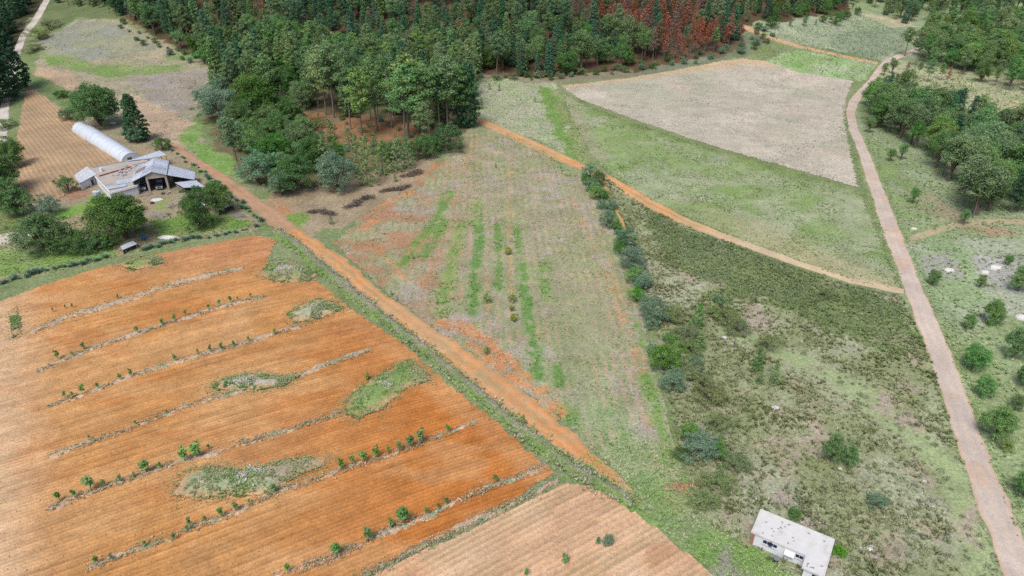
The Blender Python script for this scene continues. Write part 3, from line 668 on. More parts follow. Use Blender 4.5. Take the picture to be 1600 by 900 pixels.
r = np.random.default_rng(10); tufts('pasture_grass', q, r.uniform(.25, .6, len(q)), cols(q, '#bcb898', '#94b06c', 9, 9, .3), 'rough grass on the pasture beside the tunnel greenhouse', 6, .8)
YARD = [(868,735),(950,690),(1040,690),(1110,800),(1260,905),(1260,1000),(1110,892),(1000,798),(935,757)]
q = scatter(YARD, 9000, 13); r = np.random.default_rng(11); tufts('bank_grass', q, r.uniform(.15, .45, len(q)), cols(q, '#bcc49c', '#8cb464', 9, 5, .3), 'short green grass beside the corner of the stubble field', 6, .8)
q = np.vstack([scatter(p_, 9000, 20 + i) for i, p_ in enumerate(ISLANDS)]); r = np.random.default_rng(12)
q = q[(r.uniform(size=len(q)) < .6) & (fbm(q[:, 0], q[:, 1], 2.5, 66) > .47)]
tufts('mound_grass', q, r.uniform(.14, .42, len(q)), cols(q, '#b8be94', '#86ac60', 9, 4, .3), 'green grass tufts on the unploughed mounds of the orange field', 6, .7, lift_at(q[:, 0], q[:, 1]) + .1)
q = np.vstack([dens(p_, 60) for p_ in ISLANDS]); r = np.random.default_rng(21); q = np.repeat(q, 2, 0) + r.normal(0, .9, (len(q) * 2, 2))
tufts('mound_edge_grass', q, r.uniform(.1, .32, len(q)), cols(q, '#c4ba94', '#92a86c', 9, 3, .3), 'straw and green tufts fringing the unploughed mounds', 6, .8, np.maximum(lift_at(q[:, 0], q[:, 1]), .08))
FARMG = [(-60,330),(60,350),(130,330),(245,335),(395,345),(400,362),(250,385),(130,415),(0,445),(-60,450)]
q = scatter(FARMG, 7000, 14); r = np.random.default_rng(13); tufts('farmyard_grass', q, r.uniform(.2, .55, len(q)), cols(q, '#a8be74', '#84ac58', 9, 7, .3), 'bright green grass around the farmyard trees', 6, .7)
MEAD = [(738,122),(862,130),(905,252),(800,205),(740,183)]
q = scatter(MEAD, 5000, 15); r = np.random.default_rng(14); tufts('meadow_grass', q, r.uniform(.2, .5, len(q)), cols(q, '#b8bc94', '#90b068', 9, 7, .3), 'green grass on the meadow behind the fallow field', 6, .7)
VAL = [(1150,60),(1340,20),(1430,60),(1370,98),(1340,128),(1190,95)]
q = scatter(VAL, 7000, 16); r = np.random.default_rng(15); tufts('valley_grass', q, r.uniform(.3, .8, len(q)), cols(q, '#b4bc9c', '#8ca078', 9, 9, .3), 'grey green grass in the valley at the road bend', 6, .7)
def line_scatter(line_px, width, n, seed):
    r = np.random.default_rng(seed); l = resamp(P(line_px), n); l = l + r.normal(0, width / 2.2, (n, 2)); return l[r.permutation(n)]
q = np.vstack([line_scatter(l, 1.1 if k != 'a' else 2.4, 1100, 30 + i) for i, (k, l) in enumerate(STRIPS.items())])
q = q[fbm(q[:, 0], q[:, 1], 3, 91) > .4]; r = np.random.default_rng(16)
c = cols(q, '#ccb698', '#aeb092', 9, 2.5, .3); g = r.uniform(size=len(q)) < .15; c[g] = C('#7cb080')
tufts('strip_grass', q, r.uniform(.12, .38, len(q)), c, 'dry grass tufts along the planting strips of the orange field', 6, .7, .25)
q = line_scatter([(p_[0] - 2, p_[1] + 1) for p_ in BANK], 2.2, 5000, 51); r = np.random.default_rng(17)
tufts('bank_weeds', q, r.uniform(.2, .65, len(q)), cols(q, '#c0bca4', '#8cac68', 9, 3, .3), 'grey green weeds on the stony bank beside the farm track', 6, .7, .35)
q = np.vstack([line_scatter([(850 + 30, 150), (900, 215), (918, 258)], 4, 700, 53), line_scatter([(1318,165),(1325,215),(1345,285),(1372,345),(1408,450)], 1.2, 700, 54),
               line_scatter([(1345,165),(1360,230),(1385,290),(1450,450),(1500,565),(1540,680),(1590,800)], 1.4, 1100, 55)])
r = np.random.default_rng(18); tufts('verge_grass', q, r.uniform(.2, .5, len(q)), cols(q, '#b4c490', '#98b47c', 9, 5, .3), 'dark green grass on the verges of the dirt road', 7, .7)

ICO_V = None
def stones(name, xy, size, col, label, zoff=0.0, cat='stones'):
    t = (1 + 5 ** .5) / 2
    v = np.array([(-1,t,0),(1,t,0),(-1,-t,0),(1,-t,0),(0,-1,t),(0,1,t),(0,-1,-t),(0,1,-t),(t,0,-1),(t,0,1),(-t,0,-1),(-t,0,1)]) / 1.9
    f = np.array([(0,11,5),(0,5,1),(0,1,7),(0,7,10),(0,10,11),(1,5,9),(5,11,4),(11,10,2),(10,7,6),(7,1,8),(3,9,4),(3,4,2),(3,2,6),(3,6,8),(3,8,9),(4,9,5),(2,4,11),(6,2,10),(8,6,7),(9,8,1)])
    n = len(xy); r = np.random.default_rng(n); V = v[None] * r.uniform(.6, 1.25, (n, 12, 1)) * size[:, None, None] * r.uniform(.6, 1.2, (n, 1, 3)) * .5
    z = hgt(xy[:, 0], xy[:, 1]) + zoff + size * .12
    V = V + np.concatenate([xy, z[:, None]], 1)[:, None, :]; F = (f[None] + 12 * np.arange(n)[:, None, None]).reshape(-1, 3)
    cc = np.broadcast_to(col[:, None, :], (n, 12, 3)).reshape(-1, 3)
    return stuff(ob(name, mesh_np(name, V.reshape(-1, 3), F, cc, M_STONE)), label, cat)
def blob(px, py, rad, n, seed): r = np.random.default_rng(seed); w = p3(px, py); return np.array([w.x, w.y]) + r.normal(0, rad / 1.6, (n, 2)) * np.array([1.3, .8])
r = np.random.default_rng(70)
q = line_scatter([(p_[0] + 2, p_[1] - 1) for p_ in BANK], 1.2, 900, 71); q = q[fbm(q[:, 0], q[:, 1], 6, 41) > .42]; stones('bank_stones', q, r.uniform(.15, .45, len(q)), cols(q, '#c0baae', '#9a9488', 3, 2), 'grey field stones heaped along the overgrown bank', .55)
for (px, py, rad, n, lab) in ((378,598,1.8,170,'grey stone heap on the small mound amid the orange field'), (606,606,1.6,40,'pale stones on the triangular green mound'), (385,743,2.2,120,'grey stone heap on the large mound low in the field'),
                              (490,482,1.6,60,'stones on the mound near the upper end of the field'), (445,425,2.0,110,'stones on the grassy corner beside the farm track')):
    n = int(n * 1.5); q = blob(px, py, rad, n, int(px)); stones('stone_heap', q, r.uniform(.2, .65, n), cols(q, '#c6c0b8', '#9a948c', 3, 2), lab, lift_at(q[:, 0], q[:, 1]) + .1)
q = np.vstack([line_scatter(l, 1.4 if k != 'a' else 3, 150, 90 + i) for i, (k, l) in enumerate(STRIPS.items())]); stones('strip_stones', q, r.uniform(.12, .4, len(q)), cols(q, '#d8d0c6', '#b0aaa2', 3, 2), 'small grey stones lying along the planting strips', .22)
q = np.vstack([scatter(SCRUB, 420, 73), scatter(RIGHT, 700, 74), blob(1225,780,2,60,4), blob(1270,815,2,50,5), blob(1360,860,2,30,6), blob(1460,785,2,40,7), blob(1440,755,1.2,25,8)]); stones('scattered_stones', q, r.uniform(.15, .6, len(q)), cols(q, '#c9c3bb', '#a09a92', 3, 2), 'pale stones scattered over the grassland around the dirt road', .05)
q = np.vstack([line_scatter([(690,507),(730,520),(785,560),(800,585)], 3.0, 110, 76), line_scatter([(760,545),(790,580)], 3, 60, 77), blob(1060,762,1.6,60,78)])
stones('soil_clods', q, r.uniform(.15, .7, len(q)), cols(q, '#d2a27c', '#b07c60', 3, 2), 'orange and brown soil clods thrown up at the lower edge of the fallow field', .05, 'clods')
pits = []
for k in range(11):
    t_ = k / 10; a_ = un(752 + 150 * t_, 235 + 35 * t_)[0]; b_ = un(700 + 350 * t_, 560 + 190 * t_)[0]; n_ = int(np.linalg.norm(b_ - a_) / 3.2)
    w_ = np.linspace(0, 1, n_); w_ = w_[(w_ > .25)]; pits.append(a_ + (b_ - a_) * w_[:, None])
q = np.vstack(pits); q = q[np.random.default_rng(3).uniform(size=len(q)) < .62] + np.random.default_rng(4).normal(0, .25, (0, 2)).sum(0); q = np.repeat(q, 3, 0) + np.random.default_rng(5).normal(0, .28, (len(q) * 3, 2))
stones('planting_pit_soil', q, r.uniform(.2, .42, len(q)), cols(q, '#d8b090', '#cc9c74', 3, 6), 'orange soil around the planting pits in rows on the fallow field', -.02, 'clods')
q = scatter(PLOUGH, 9000, 79); stones('ploughed_clods', q, r.uniform(.08, .26, len(q)), cols(q, '#dcb088', '#c08450', 3, 6, .5), 'small orange clods lying all over the ploughed field', .1, 'clods')

# ------------------------------------------------------------------ plants: prototypes
def leaf_cloud(cen, rad, n, size, r, flat=0.75, up=0.3, jitter=0.6):
    """quads spread over the shells of clumps, facing outward"""
    cen = np.asarray(cen, float); rad = np.asarray(rad, float); m = len(cen)
    d = r.normal(size=(m, n, 3)); d /= np.linalg.norm(d, axis=2, keepdims=True); d[..., 2] = np.where(d[..., 2] < -.35, -d[..., 2], d[..., 2])
    pos = cen[:, None] + d * (rad[:, None] * r.uniform(.55, 1.08, (m, n)))[..., None] * np.array([1, 1, flat])
    nr = d + r.normal(size=d.shape) * jitter + np.array([0, 0, up]); nr /= np.linalg.norm(nr, axis=2, keepdims=True)
    a = np.cross(nr, r.normal(size=nr.shape)); a /= np.linalg.norm(a, axis=2, keepdims=True); b = np.cross(nr, a)
    s = (size * r.uniform(.6, 1.3, (m, n)))[..., None]; e = s * r.uniform(.45, .9, (m, n))[..., None]
    V = np.stack([pos - a * s - b * e * .4, pos + b * e * -.9, pos + a * s + b * e * .3, pos + b * e], 2).reshape(-1, 3)
    F = np.arange(len(V)).reshape(-1, 4); ct = r.uniform(0, 1, (m, 1)) * .5
    t = np.clip(ct + r.uniform(0, .6, (m, n)), 0, 1); t = np.repeat(t.reshape(-1), 4)
    return V, F, np.stack([t, t, t], -1)
def tubes(paths):
    """list of (points, radii) -> one tapered limb mesh"""
    V = []; F = []; n = 6
    for pts, rad in paths:
        pts = [Vector(p_) for p_ in pts]; base = len(V)
        for i, (p_, r_) in enumerate(zip(pts, rad)):
            d = (pts[min(i + 1, len(pts) - 1)] - pts[max(i - 1, 0)]).normalized(); u = d.cross(Vector((.3, .9, .1))).normalized(); w = d.cross(u)
            V += [p_ + (u * math.cos(k * 2 * math.pi / n) + w * math.sin(k * 2 * math.pi / n)) * r_ for k in range(n)]
        for i in range(len(pts) - 1):
            for k in range(n): a = base + i * n + k; b = base + i * n + (k + 1) % n; F.append((a, b, b + n, a + n))
    return np.array([tuple(v) for v in V]), np.array(F)
M_BARK = plain('pine_bark', '#7f766e', 0.95, 0.25, 1.5, '#6b5748', .5)
M_BARK2 = plain('oak_bark', '#6f6458', 0.95, 0.25, 2.0)
M_PINE = leaf_mat('pine_needles', ('#567f50', '#93b474'), .022, .22)
M_PINEY = leaf_mat('pine_needles_yellowish', ('#66924e', '#a4be74'), .025, .2)
M_PINED = leaf_mat('pine_needles_dark', ('#3a6a4c', '#6a9670'), .02, .25)
M_PINEG = leaf_mat('pine_needles_fresh', ('#548a48', '#90bc70'), .02, .2)
M_DEAD = leaf_mat('dead_needles', ('#9a5846', '#c4866a'), .014, .25)
M_DEADG = leaf_mat('bare_twigs', ('#7d6a62', '#9c8478'), .015, .2)
M_CYP = leaf_mat('cypress_leaves', ('#2f5a3c', '#4f7d55'), .012, .2)
M_OAK = leaf_mat('oak_leaves', ('#42703c', '#7aa058'), .018, .2)
M_OAK2 = leaf_mat('fresh_leaves', ('#43763a', '#7fa85a'), .02, .2)
M_GREY = leaf_mat('silver_leaves', ('#5c8a64', '#9cbe9a'), .018, .15)
M_BRIGHT = leaf_mat('bright_leaves', ('#44862f', '#84bd52'), .018, .2)
M_OLIVE = leaf_mat('olive_leaves', ('#6c8450', '#a0ae78'), .025, .18)
M_YEL = leaf_mat('yellow_green_leaves', ('#7f9e40', '#b8c860'), .015, .15)
M_SAP = leaf_mat('sapling_leaves', ('#4f8e48', '#86b864'), .03, .2)
M_AGAVE = leaf_mat('agave_leaves', ('#6a967c', '#a4c2a4'), .015, .15)
M_BRUSH = leaf_mat('dead_brush', ('#7c6c64', '#ac9c90'), .01, .1)

def proto_pine(i, mat, h=20.0, base=.42, R=.17, nclump=34, n=34, open_=1.0, puffy=False, cl=1.0):
    r = np.random.default_rng(100 + i); lean = r.uniform(-.03, .03, 2) * h
    tp = lambda t: np.array([lean[0] * t * t, lean[1] * t * t, h * t])
    paths = [([tp(t) for t in (0, .2, .45, .7, .97)], [h * .0135, h * .0115, h * .009, h * .006, h * .001])]
    cen, rad = [], []
    for k in range(nclump):
        t = (k + r.uniform(0, 1)) / nclump; z = base + (1 - base) * t * .96
        prof = (1 - t) ** .75 * (0.55 + 0.45 * min(1, t * 5)) + .10 if not puffy else (max(0, 1 - t ** 2.6)) ** .7 * (0.6 + 0.4 * min(1, t * 3)) + .06
        L = R * h * prof * r.uniform(.55, 1.1) * open_; a = k * 2.4 + r.uniform(-.5, .5)
        p0 = tp(z - .015); p1 = tp(z) + np.array([math.cos(a) * L, math.sin(a) * L, L * r.uniform(.05, .35)])
        if k % 2 == 0 or L > .09 * h: paths.append(([p0, (p0 + p1) / 2 + (0, 0, -.02 * L), p1], [h * .004, h * .003, h * .001]))
        cen.append(p1); rad.append(cl * h * r.uniform(.045, .07) * (0.7 + .5 * prof))
        if L > .08 * h: cen.append(p0 + (p1 - p0) * .55); rad.append(h * r.uniform(.04, .06))
    cen.append(tp(.97)); rad.append(h * .035)
    V, F, t = leaf_cloud(cen, rad, int(n * 1.7), .0125 * h, r, .7, .35); tv, tf = tubes(paths)
    return (mesh_np('pine_trunk', tv, tf, None, M_BARK, True), mesh_np('pine_crown', V, F, t, mat), h)
def proto_cone(i, mat, h=10.0, R=.26, ncl=70, n=36, base=.04, p=.8, bark=None):
    r = np.random.default_rng(200 + i); cen, rad = [], []; paths = [([(0, 0, 0), (.01 * h, 0, h * .5), (0, 0, h * .97)], [h * .018, h * .012, h * .002])]
    for k in range(ncl):
        t = ((k + r.uniform(0, 1)) / ncl) ** 1.15; L = R * h * ((1 - t) ** p * (.6 + .4 * min(1, t * 6)) + .04) * r.uniform(.6, 1.08); a = k * 2.399
        z = h * (base + (1 - base) * t); c = np.array([math.cos(a) * L, math.sin(a) * L, z - L * .12]); cen.append(c); rad.append(h * r.uniform(.04, .07))
        if k % 5 == 0: paths.append(([(0, 0, z), tuple(c)], [h * .005, h * .001]))
    V, F, t = leaf_cloud(cen, rad, int(n * 1.7), .0165 * h, r, .8, .3); tv, tf = tubes(paths)
    return (mesh_np('cone_trunk', tv, tf, None, bark or M_BARK, True), mesh_np('cone_crown', V, F, t, mat), h)
def proto_round(i, mat, h=8.0, W_=1.0, trunk=.28, ncl=46, n=60, leaf=.03, flat=.85, squash=1.0):
    """broadleaf tree or bush: limbs fork from a short trunk, clumps fill an uneven dome"""
    r = np.random.default_rng(300 + i); cen, rad, paths = [], [], []
    rx = h * .5 * W_; cz = h * (trunk + (1 - trunk) * .48); rz = h * (1 - trunk) * .52 * squash
    paths.append(([(0, 0, -.1), (.02 * h, .01 * h, h * trunk * .6), (.01 * h, 0, cz)], [h * .035, h * .028, h * .012]))
    lob = r.normal(size=(5, 3)); lob /= np.linalg.norm(lob, axis=1, keepdims=True)
    for k in range(ncl):
        d = r.normal(size=3); d /= np.linalg.norm(d); d[2] = d[2] if d[2] > -.8 else -d[2] * .6
        w = .70 + .42 * max((lob @ d).max(), 0) ** 2.5 + r.uniform(-.10, .08); q_ = w * r.uniform(.62, .98)
        c = np.array([d[0] * rx * q_, d[1] * rx * q_, cz + d[2] * rz * q_]); cen.append(c); rad.append(h * r.uniform(.11, .175) * (.8 + .4 * W_) * .78)
        if k % 7 == 0: cen[-1] = c = np.array([d[0] * rx * w * 1.12, d[1] * rx * w * 1.12, cz + d[2] * rz * w * 1.10]); rad[-1] *= .62
        if k % 4 == 0: paths.append(([(.01 * h, 0, h * trunk * r.uniform(.5, 1.0)), tuple(c * .6 + np.array([0, 0, cz * .35])), tuple(c)], [h * .014, h * .009, h * .003]))
    V, F, t = leaf_cloud(cen, rad, n, leaf * h, r, flat, .3); tv, tf = tubes(paths)
    return (mesh_np('limbs', tv, tf, None, M_BARK2, True), mesh_np('leaves', V, F, t, mat), h)
def proto_dead(i, mat, h=20.0): return proto_pine(500 + i, mat, h, .32, .14, 28, 26, .9)
def proto_sapling(i, mat, h=1.8):
    r = np.random.default_rng(400 + i); cen = [np.array([r.uniform(-.12, .12) * h, r.uniform(-.12, .12) * h, h * (.42 + .52 * k / 7)]) for k in range(8)]
    V, F, t = leaf_cloud(cen, [h * .16] * 8, 16, .085 * h, r, 1.1, .2)
    tv, tf = tubes([([(0, 0, -.1), (.02, 0, h * .5), (0, .02, h * .92)], [h * .022, h * .016, h * .004])])
    return (mesh_np('sapling_stem', tv, tf, None, M_BARK2, True), mesh_np('sapling_leaves', V, F, t, mat), h)
def proto_agave(i):
    r = np.random.default_rng(450 + i); V, F, T = [], [], []; h = 1.3; me = []
    for k in range(26):
        a = k * 2.399; t = k / 26; el = math.radians(18 + 62 * t); L = h * (1.0 - .25 * t) * r.uniform(.85, 1.1); b = len(V)
        d = np.array([math.cos(a) * math.cos(el), math.sin(a) * math.cos(el), math.sin(el)]); s = np.array([-math.sin(a), math.cos(a), 0]); up = np.cross(d, s) * -1
        for u_, w_, dz in ((.05, .07, 0), (.4, .12, .02), (.75, .07, .06)):
            V += [d * L * u_ - s * w_ + (0, 0, dz), d * L * u_ - up * .04 + (0, 0, dz - .02), d * L * u_ + s * w_ + (0, 0, dz)]; T += [t, t * .6, t]
        V.append(d * L + (0, 0, .12)); T.append(1.0)
        for q_ in (0, 3): F += [(b + q_, b + q_ + 1, b + q_ + 4, b + q_ + 3), (b + q_ + 1, b + q_ + 2, b + q_ + 5, b + q_ + 4)]
        F += [(b + 6, b + 7, b + 9), (b + 7, b + 8, b + 9)]
    m = mesh_py('agave_rosette', V, F, M_AGAVE); at = m.attributes.new('col', 'FLOAT_COLOR', 'POINT')
    at.data.foreach_set('color', np.repeat(np.array(T, np.float32), 4)); return m
K = {
    'pine': [proto_pine(i, (M_PINE, M_PINE, M_PINEY, M_PINE, M_PINED, M_PINE)[i], base=(.45, .38, .5, .42, .35, .48)[i], R=(.16, .18, .17, .15, .17, .19)[i]) for i in range(6)],
    'puffpine': [proto_pine(60 + i, (M_PINE, M_PINEY, M_PINE, M_PINEG, M_PINE)[i], base=(.42, .38, .5, .35, .46)[i], R=(.19, .21, .18, .22, .2)[i], nclump=26, n=44, puffy=True, cl=1.25) for i in range(5)],
    'bushpine': [proto_round(70 + i, (M_PINEG, M_PINE, M_PINEG, M_PINEY)[i], 8, .80, .12, 80, 120, .017, .9) for i in range(4)],
    'treepine': [proto_round(80 + i, (M_PINE, M_PINEG, M_PINE)[i], 14, .58, .30, 64, 100, .013, .9) for i in range(3)],
    'darkpine': [proto_pine(20 + i, M_PINED, base=.22, R=.17, nclump=44) for i in range(3)] + [proto_pine(26, M_PINE, base=.25, R=.15, nclump=44)],
    'conepine': [proto_cone(i, M_PINED if i % 2 else M_PINE, 18, .17, 80, 32, .08, .8) for i in range(4)],
    'freshpine': [proto_pine(30 + i, (M_PINEG, M_PINE, M_PINEY)[i], base=.2, R=.24, nclump=36, n=40) for i in range(3)],
    'dead': [proto_dead(i, M_DEAD) for i in range(3)], 'bare': [proto_dead(5 + i, M_DEADG) for i in range(2)],
    'young': [proto_cone(10 + i, M_PINEG if i else M_PINEY, 6, .28, 46, 34, .05) for i in range(3)],
    'cypress': [proto_cone(20 + i, M_CYP, 14, .27, 110, 44, .05, .55) for i in range(2)],
    'oak': [proto_round(i, M_OAK, 10, 1.0, .05, 140, 150, .0145, .9, 1.0) for i in range(3)],
    'oakbright': [proto_round(8 + i, M_OAK2, 8, .95, .06, 100, 120, .017) for i in range(2)],
    'grey': [proto_round(20 + i, M_GREY, 6, 1.15, .06, 80, 110, .017) for i in range(3)],
    'bright': [proto_round(30 + i, M_BRIGHT, 5, 1.1, .06, 64, 100, .019) for i in range(2)],
    'olive': [proto_round(40 + i, M_OLIVE, 3, 1.6, .04, 60, 90, .024) for i in range(3)],
    'yel': [proto_round(90 + i, M_YEL, 3, .95, .06, 40, 60, .03) for i in range(2)],
    'green': [proto_round(50 + i, M_OAK, 5, 1.1, .06, 64, 100, .019) for i in range(2)],
    'sapling': [proto_sapling(i, M_SAP if i < 3 else M_PINEG) for i in range(4)],
}
AGAVE = [proto_agave(i) for i in range(2)]
WORDS = ['first', 'second', 'third', 'fourth', 'fifth', 'sixth', 'seventh', 'eighth', 'ninth', 'tenth', 'eleventh', 'twelfth', 'thirteenth', 'fourteenth', 'fifteenth', 'sixteenth', 'seventeenth', 'eighteenth', 'nineteenth']
TENS = ['', '', 'twenty', 'thirty', 'forty', 'fifty', 'sixty', 'seventy', 'eighty', 'ninety']
TENTH = ['', '', 'twentieth', 'thirtieth', 'fortieth', 'fiftieth', 'sixtieth', 'seventieth', 'eightieth', 'ninetieth']
def nth(i):
    """0 -> first"""
    n = i + 1
    if n < 20: return WORDS[n - 1]
    if n < 100: return TENTH[n // 10] if n % 10 == 0 else TENS[n // 10] + '-' + WORDS[n % 10 - 1]
    return 'hundred-and-' + nth(n - 101) if n > 100 else 'hundredth'
PR = random.Random(11)
def plant(name, kind, x, y, h, label, cat, group=None, wide=1.0, zoff=0.0, variant=None, parts=('trunk', 'crown')):
    v = K[kind][PR.randrange(len(K[kind])) if variant is None else variant % len(K[kind])]
    s = h / v[2]; o = root(name, (x, y, float(hgt(x, y)) + zoff - .05), label, cat, group, PR.uniform(0, 6.28))
    o.scale = (s * wide * PR.uniform(.86, 1.14), s * wide * PR.uniform(.86, 1.14), s); o.rotation_euler = (PR.uniform(-.06, .06), PR.uniform(-.06, .06), o.rotation_euler[2])
    ob(parts[0], v[0], o); ob(parts[1], v[1], o); return o
def plant_px(name, kind, bx, by, hpx, label, cat, group=None, wide=1.0, zoff=0.0, variant=None, parts=('trunk', 'crown')):
    q_ = un(bx, by)[0]; return plant(name, kind, q_[0], q_[1], metres(hpx * (.93 if kind == 'oak' else 1.0), bx, by), label, cat, group, wide, zoff, variant, parts)

# ------------------------------------------------------------------ trees around the farm
for kind, bx, by, hp, wd, nm, lab in (
    ('oak', 158, 197, 72, .95, 'oak_tree', 'round dark green oak standing behind the tunnel greenhouse'),
    ('cypress', 217, 219, 68, 1.0, 'cypress_tree', 'narrow dark conifer beside the round oak behind the greenhouse'),
    ('oak', 75, 394, 70, .95, 'oak_tree', 'bushy green tree beside the white gravel drive'),
    ('oak', 196, 374, 78, 1.08, 'oak_tree', 'broad dark tree in front of the farm sheds'),
    ('oak', 310, 356, 62, .85, 'oak_tree', 'dark tree shading the bright grass at the end of the farmyard'),
    ('oak', 342, 330, 52, .8, 'oak_tree', 'small round tree behind the blue and white tarpaulin'),
    ('cypress', 2, 158, 108, 1.0, 'cypress_tree', 'huge dark conifer over the gravel lane beside the furrowed plot'),
    ('cypress', 30, 140, 92, .95, 'cypress_tree', 'second dark conifer at the corner of the furrowed plot'),
    ('cypress', -25, 170, 110, 1.0, 'cypress_tree', 'dark conifer at the picture edge beside the gravel lane'),
    ('oakbright', 20, 262, 42, 1.0, 'broadleaf_tree', 'bright green tree at the edge of the furrowed plot'),
    ('oakbright', 8, 300, 62, 1.0, 'broadleaf_tree', 'taller green tree below the furrowed plot at the picture edge'),
    ('oakbright', 28, 338, 52, 1.0, 'broadleaf_tree', 'green tree with a bare foot beside the gravel drive'),
    ('oak', -20, 320, 70, 1.0, 'oak_tree', 'dark tree at the picture edge above the gravel drive'),
    ('grey', 80, 335, 30, 1.0, 'shrub', 'grey green shrub behind the bushy tree by the drive'),
    ('green', 128, 392, 34, 1.5, 'shrub', 'sprawling green shrub between the two farmyard trees'),
    ('green', 155, 390, 24, 1.5, 'shrub', 'low shrub at the foot of the broad dark farm tree'),
    ('green', 108, 300, 26, 1.0, 'shrub', 'green shrub beside the white-roofed shed'),
    ('green', 108, 188, 18, 1.6, 'shrub', 'low shrub at the far end of the greenhouse'),
    ('grey', 212, 222, 26, 1.1, 'shrub', 'grey shrub at the foot of the narrow conifer'),
    ('green', 255, 234, 20, 1.3, 'shrub', 'green shrub behind the metal lean-to roof'),
    ('green', 130, 160, 12, 2.2, 'shrub', 'low hedge shrub along the top of the furrowed plot'),
    ('green', 98, 152, 11, 2.4, 'shrub', 'low shrub on the bank above the furrowed plot'),
    ('olive', 62, 62, 16, 1.4, 'shrub', 'grey green shrub beside the upper gravel lane'),
    ('olive', 80, 45, 14, 1.6, 'shrub', 'shrub on the pasture corner by the upper gravel lane'),
    ('olive', 55, 80, 12, 1.6, 'shrub', 'low shrub between gravel lane and pasture'),
    ('green', 12, 240, 20, 1.2, 'shrub', 'shrub on the lane side of the furrowed plot'),
    ('olive', 8, 200, 14, 1.6, 'shrub', 'low hedge shrub between gravel lane and furrowed plot')):
    plant_px(nm, kind, bx, by, hp, lab, 'tree' if 'tree' in nm else 'shrub', None, wd)
# ------------------------------------------------------------------ the hedge row
HEDGE = [('grey',922,285,24,1.0,'large grey green bush at the upper end of the hedge, beside the orange track'), ('green',934,290,22,.9,'dark bush behind the uppermost grey hedge bush'),
    ('bright',915,290,16,.9,'bright green bush tucked beside the uppermost hedge bush'), ('grey',925,300,18,1.0,'grey bush just below the top of the hedge'),
    ('bright',931,310,20,1.0,'bright green bush fourth from the top of the hedge'), ('green',943,312,14,1.0,'small dark bush below the bright green one near the hedge top'),
    ('grey',939,327,14,1.0,'small grey bush in the upper gap of the hedge'), ('grey',955,327,14,1.0,'small grey bush beside the hedge path'),
    ('grey',948,354,24,1.0,'rounded grey bush in the upper middle of the hedge'), ('bright',962,360,14,1.0,'small yellow green bush in the upper middle of the hedge'),
    ('grey',974,385,26,1.0,'rounded grey bush above the largest middle hedge bush'), ('bright',969,398,18,1.0,'bright green bush between two big grey hedge bushes'),
    ('grey',988,418,30,1.1,'large blue grey bush in the middle of the hedge'), ('bright',988,440,20,1.1,'bright green bush below the large blue grey one'),
    ('grey',1004,452,22,1.0,'grey bush in the lower middle of the hedge'), ('bright',994,472,20,1.0,'bright green bush against the biggest lower hedge bush'),
    ('grey',1014,502,39,1.05,'biggest blue grey bush in the lower hedge'), ('grey',1018,512,22,1.0,'pale grey bush at the foot of the biggest hedge bush'),
    ('olive',1048,502,24,1.1,'olive bush beside the biggest lower hedge bush'), ('bright',1038,578,42,1.05,'glowing green round bush at the lower hedge'),
    ('grey',1020,560,22,1.0,'grey bush behind the glowing green round bush'), ('grey',1050,610,30,1.0,'grey bush just below the glowing green round bush'),
    ('grey',1092,716,36,1.1,'broad grey bush at the lower end of the hedge'), ('bright',1078,688,24,1.0,'bright green bush above the lowest grey hedge bush'),
    ('bright',1118,718,32,.7,'upright green bush beside the lowest grey hedge bush'), ('green',1064,716,16,1.2,'small green bush at the field corner by the hedge end')]
for kind, bx, by, hp, wd, lab in HEDGE: plant_px('hedge_bush', kind, bx, by, hp * (1.1 if by < 480 else .95), lab, 'bush', 'bushes of the hedge row', wd, 0, None, ('stems', 'foliage'))
SCR = [('olive',1135,502,22,1.2,'olive bush on the ridge left of the bare patch'), ('olive',1152,518,20,1.2,'dark olive bush beside the bare patch in the scrub'), ('olive',1115,495,16,1.2,'olive bush nearest the biggest hedge bush'),
    ('young',1088,512,36,1.0,'conical young pine standing in the scrub by the hedge'), ('olive',1075,530,18,1.4,'low olive bush below the conical young pine'), ('bright',1045,535,14,1.2,'small bright bush amid olive scrub near the hedge'),
    ('young',1092,548,30,1.1,'yellow green young pine below the conical one'), ('olive',1078,550,20,1.2,'olive bush next to the yellow green young pine'), ('grey',1086,578,20,1.0,'grey bush right of the glowing green round bush'),
    ('olive',1080,590,20,1.3,'dark olive bush below the small grey one'), ('olive',1110,628,24,1.3,'wide light olive bush in the lower scrub'), ('olive',1100,605,18,1.2,'olive bush above the wide light one'),
    ('olive',1122,668,20,1.4,'wide olive bush above the lowest grey hedge bush'), ('young',1182,578,34,.8,'slim young pine in the middle of the scrub'), ('young',1186,600,24,.8,'yellow green young pine at the foot of the slim one'),
    ('young',1209,600,32,.9,'young pine by the grassy path in the scrub'), ('bushpine',1296,722,44,.58,'tallest pine of the little clump amid the lower scrub'), ('bushpine',1322,728,32,.8,'shorter pine at the edge of the little clump'), ('young',1300,708,28,.8,'yellowish pine behind the little clump'),
    ('grey',1367,792,20,1.1,'grey green bush alone in the lower scrub'), ('olive',1200,545,20,1.3,'olive bush near the bend of the grassy path'), ('grey',1122,475,14,1.0,'small grey bush at the top of the scrub ridge'),
    ('olive',1290,465,12,1.5,'low bush in the dark upper scrub'), ('olive',1120,760,18,1.4,'dim olive bush below the hedge end'), ('olive',1100,790,16,1.4,'low olive bush beside the field corner'), ('olive',1145,730,18,1.5,'olive bush right of the hedge end'),
    ('bright',1310,868,12,1.3,'green shrub behind the flat-roofed house wall corner'), ('green',1240,808,12,1.3,'green shrub behind the flat-roofed house')]
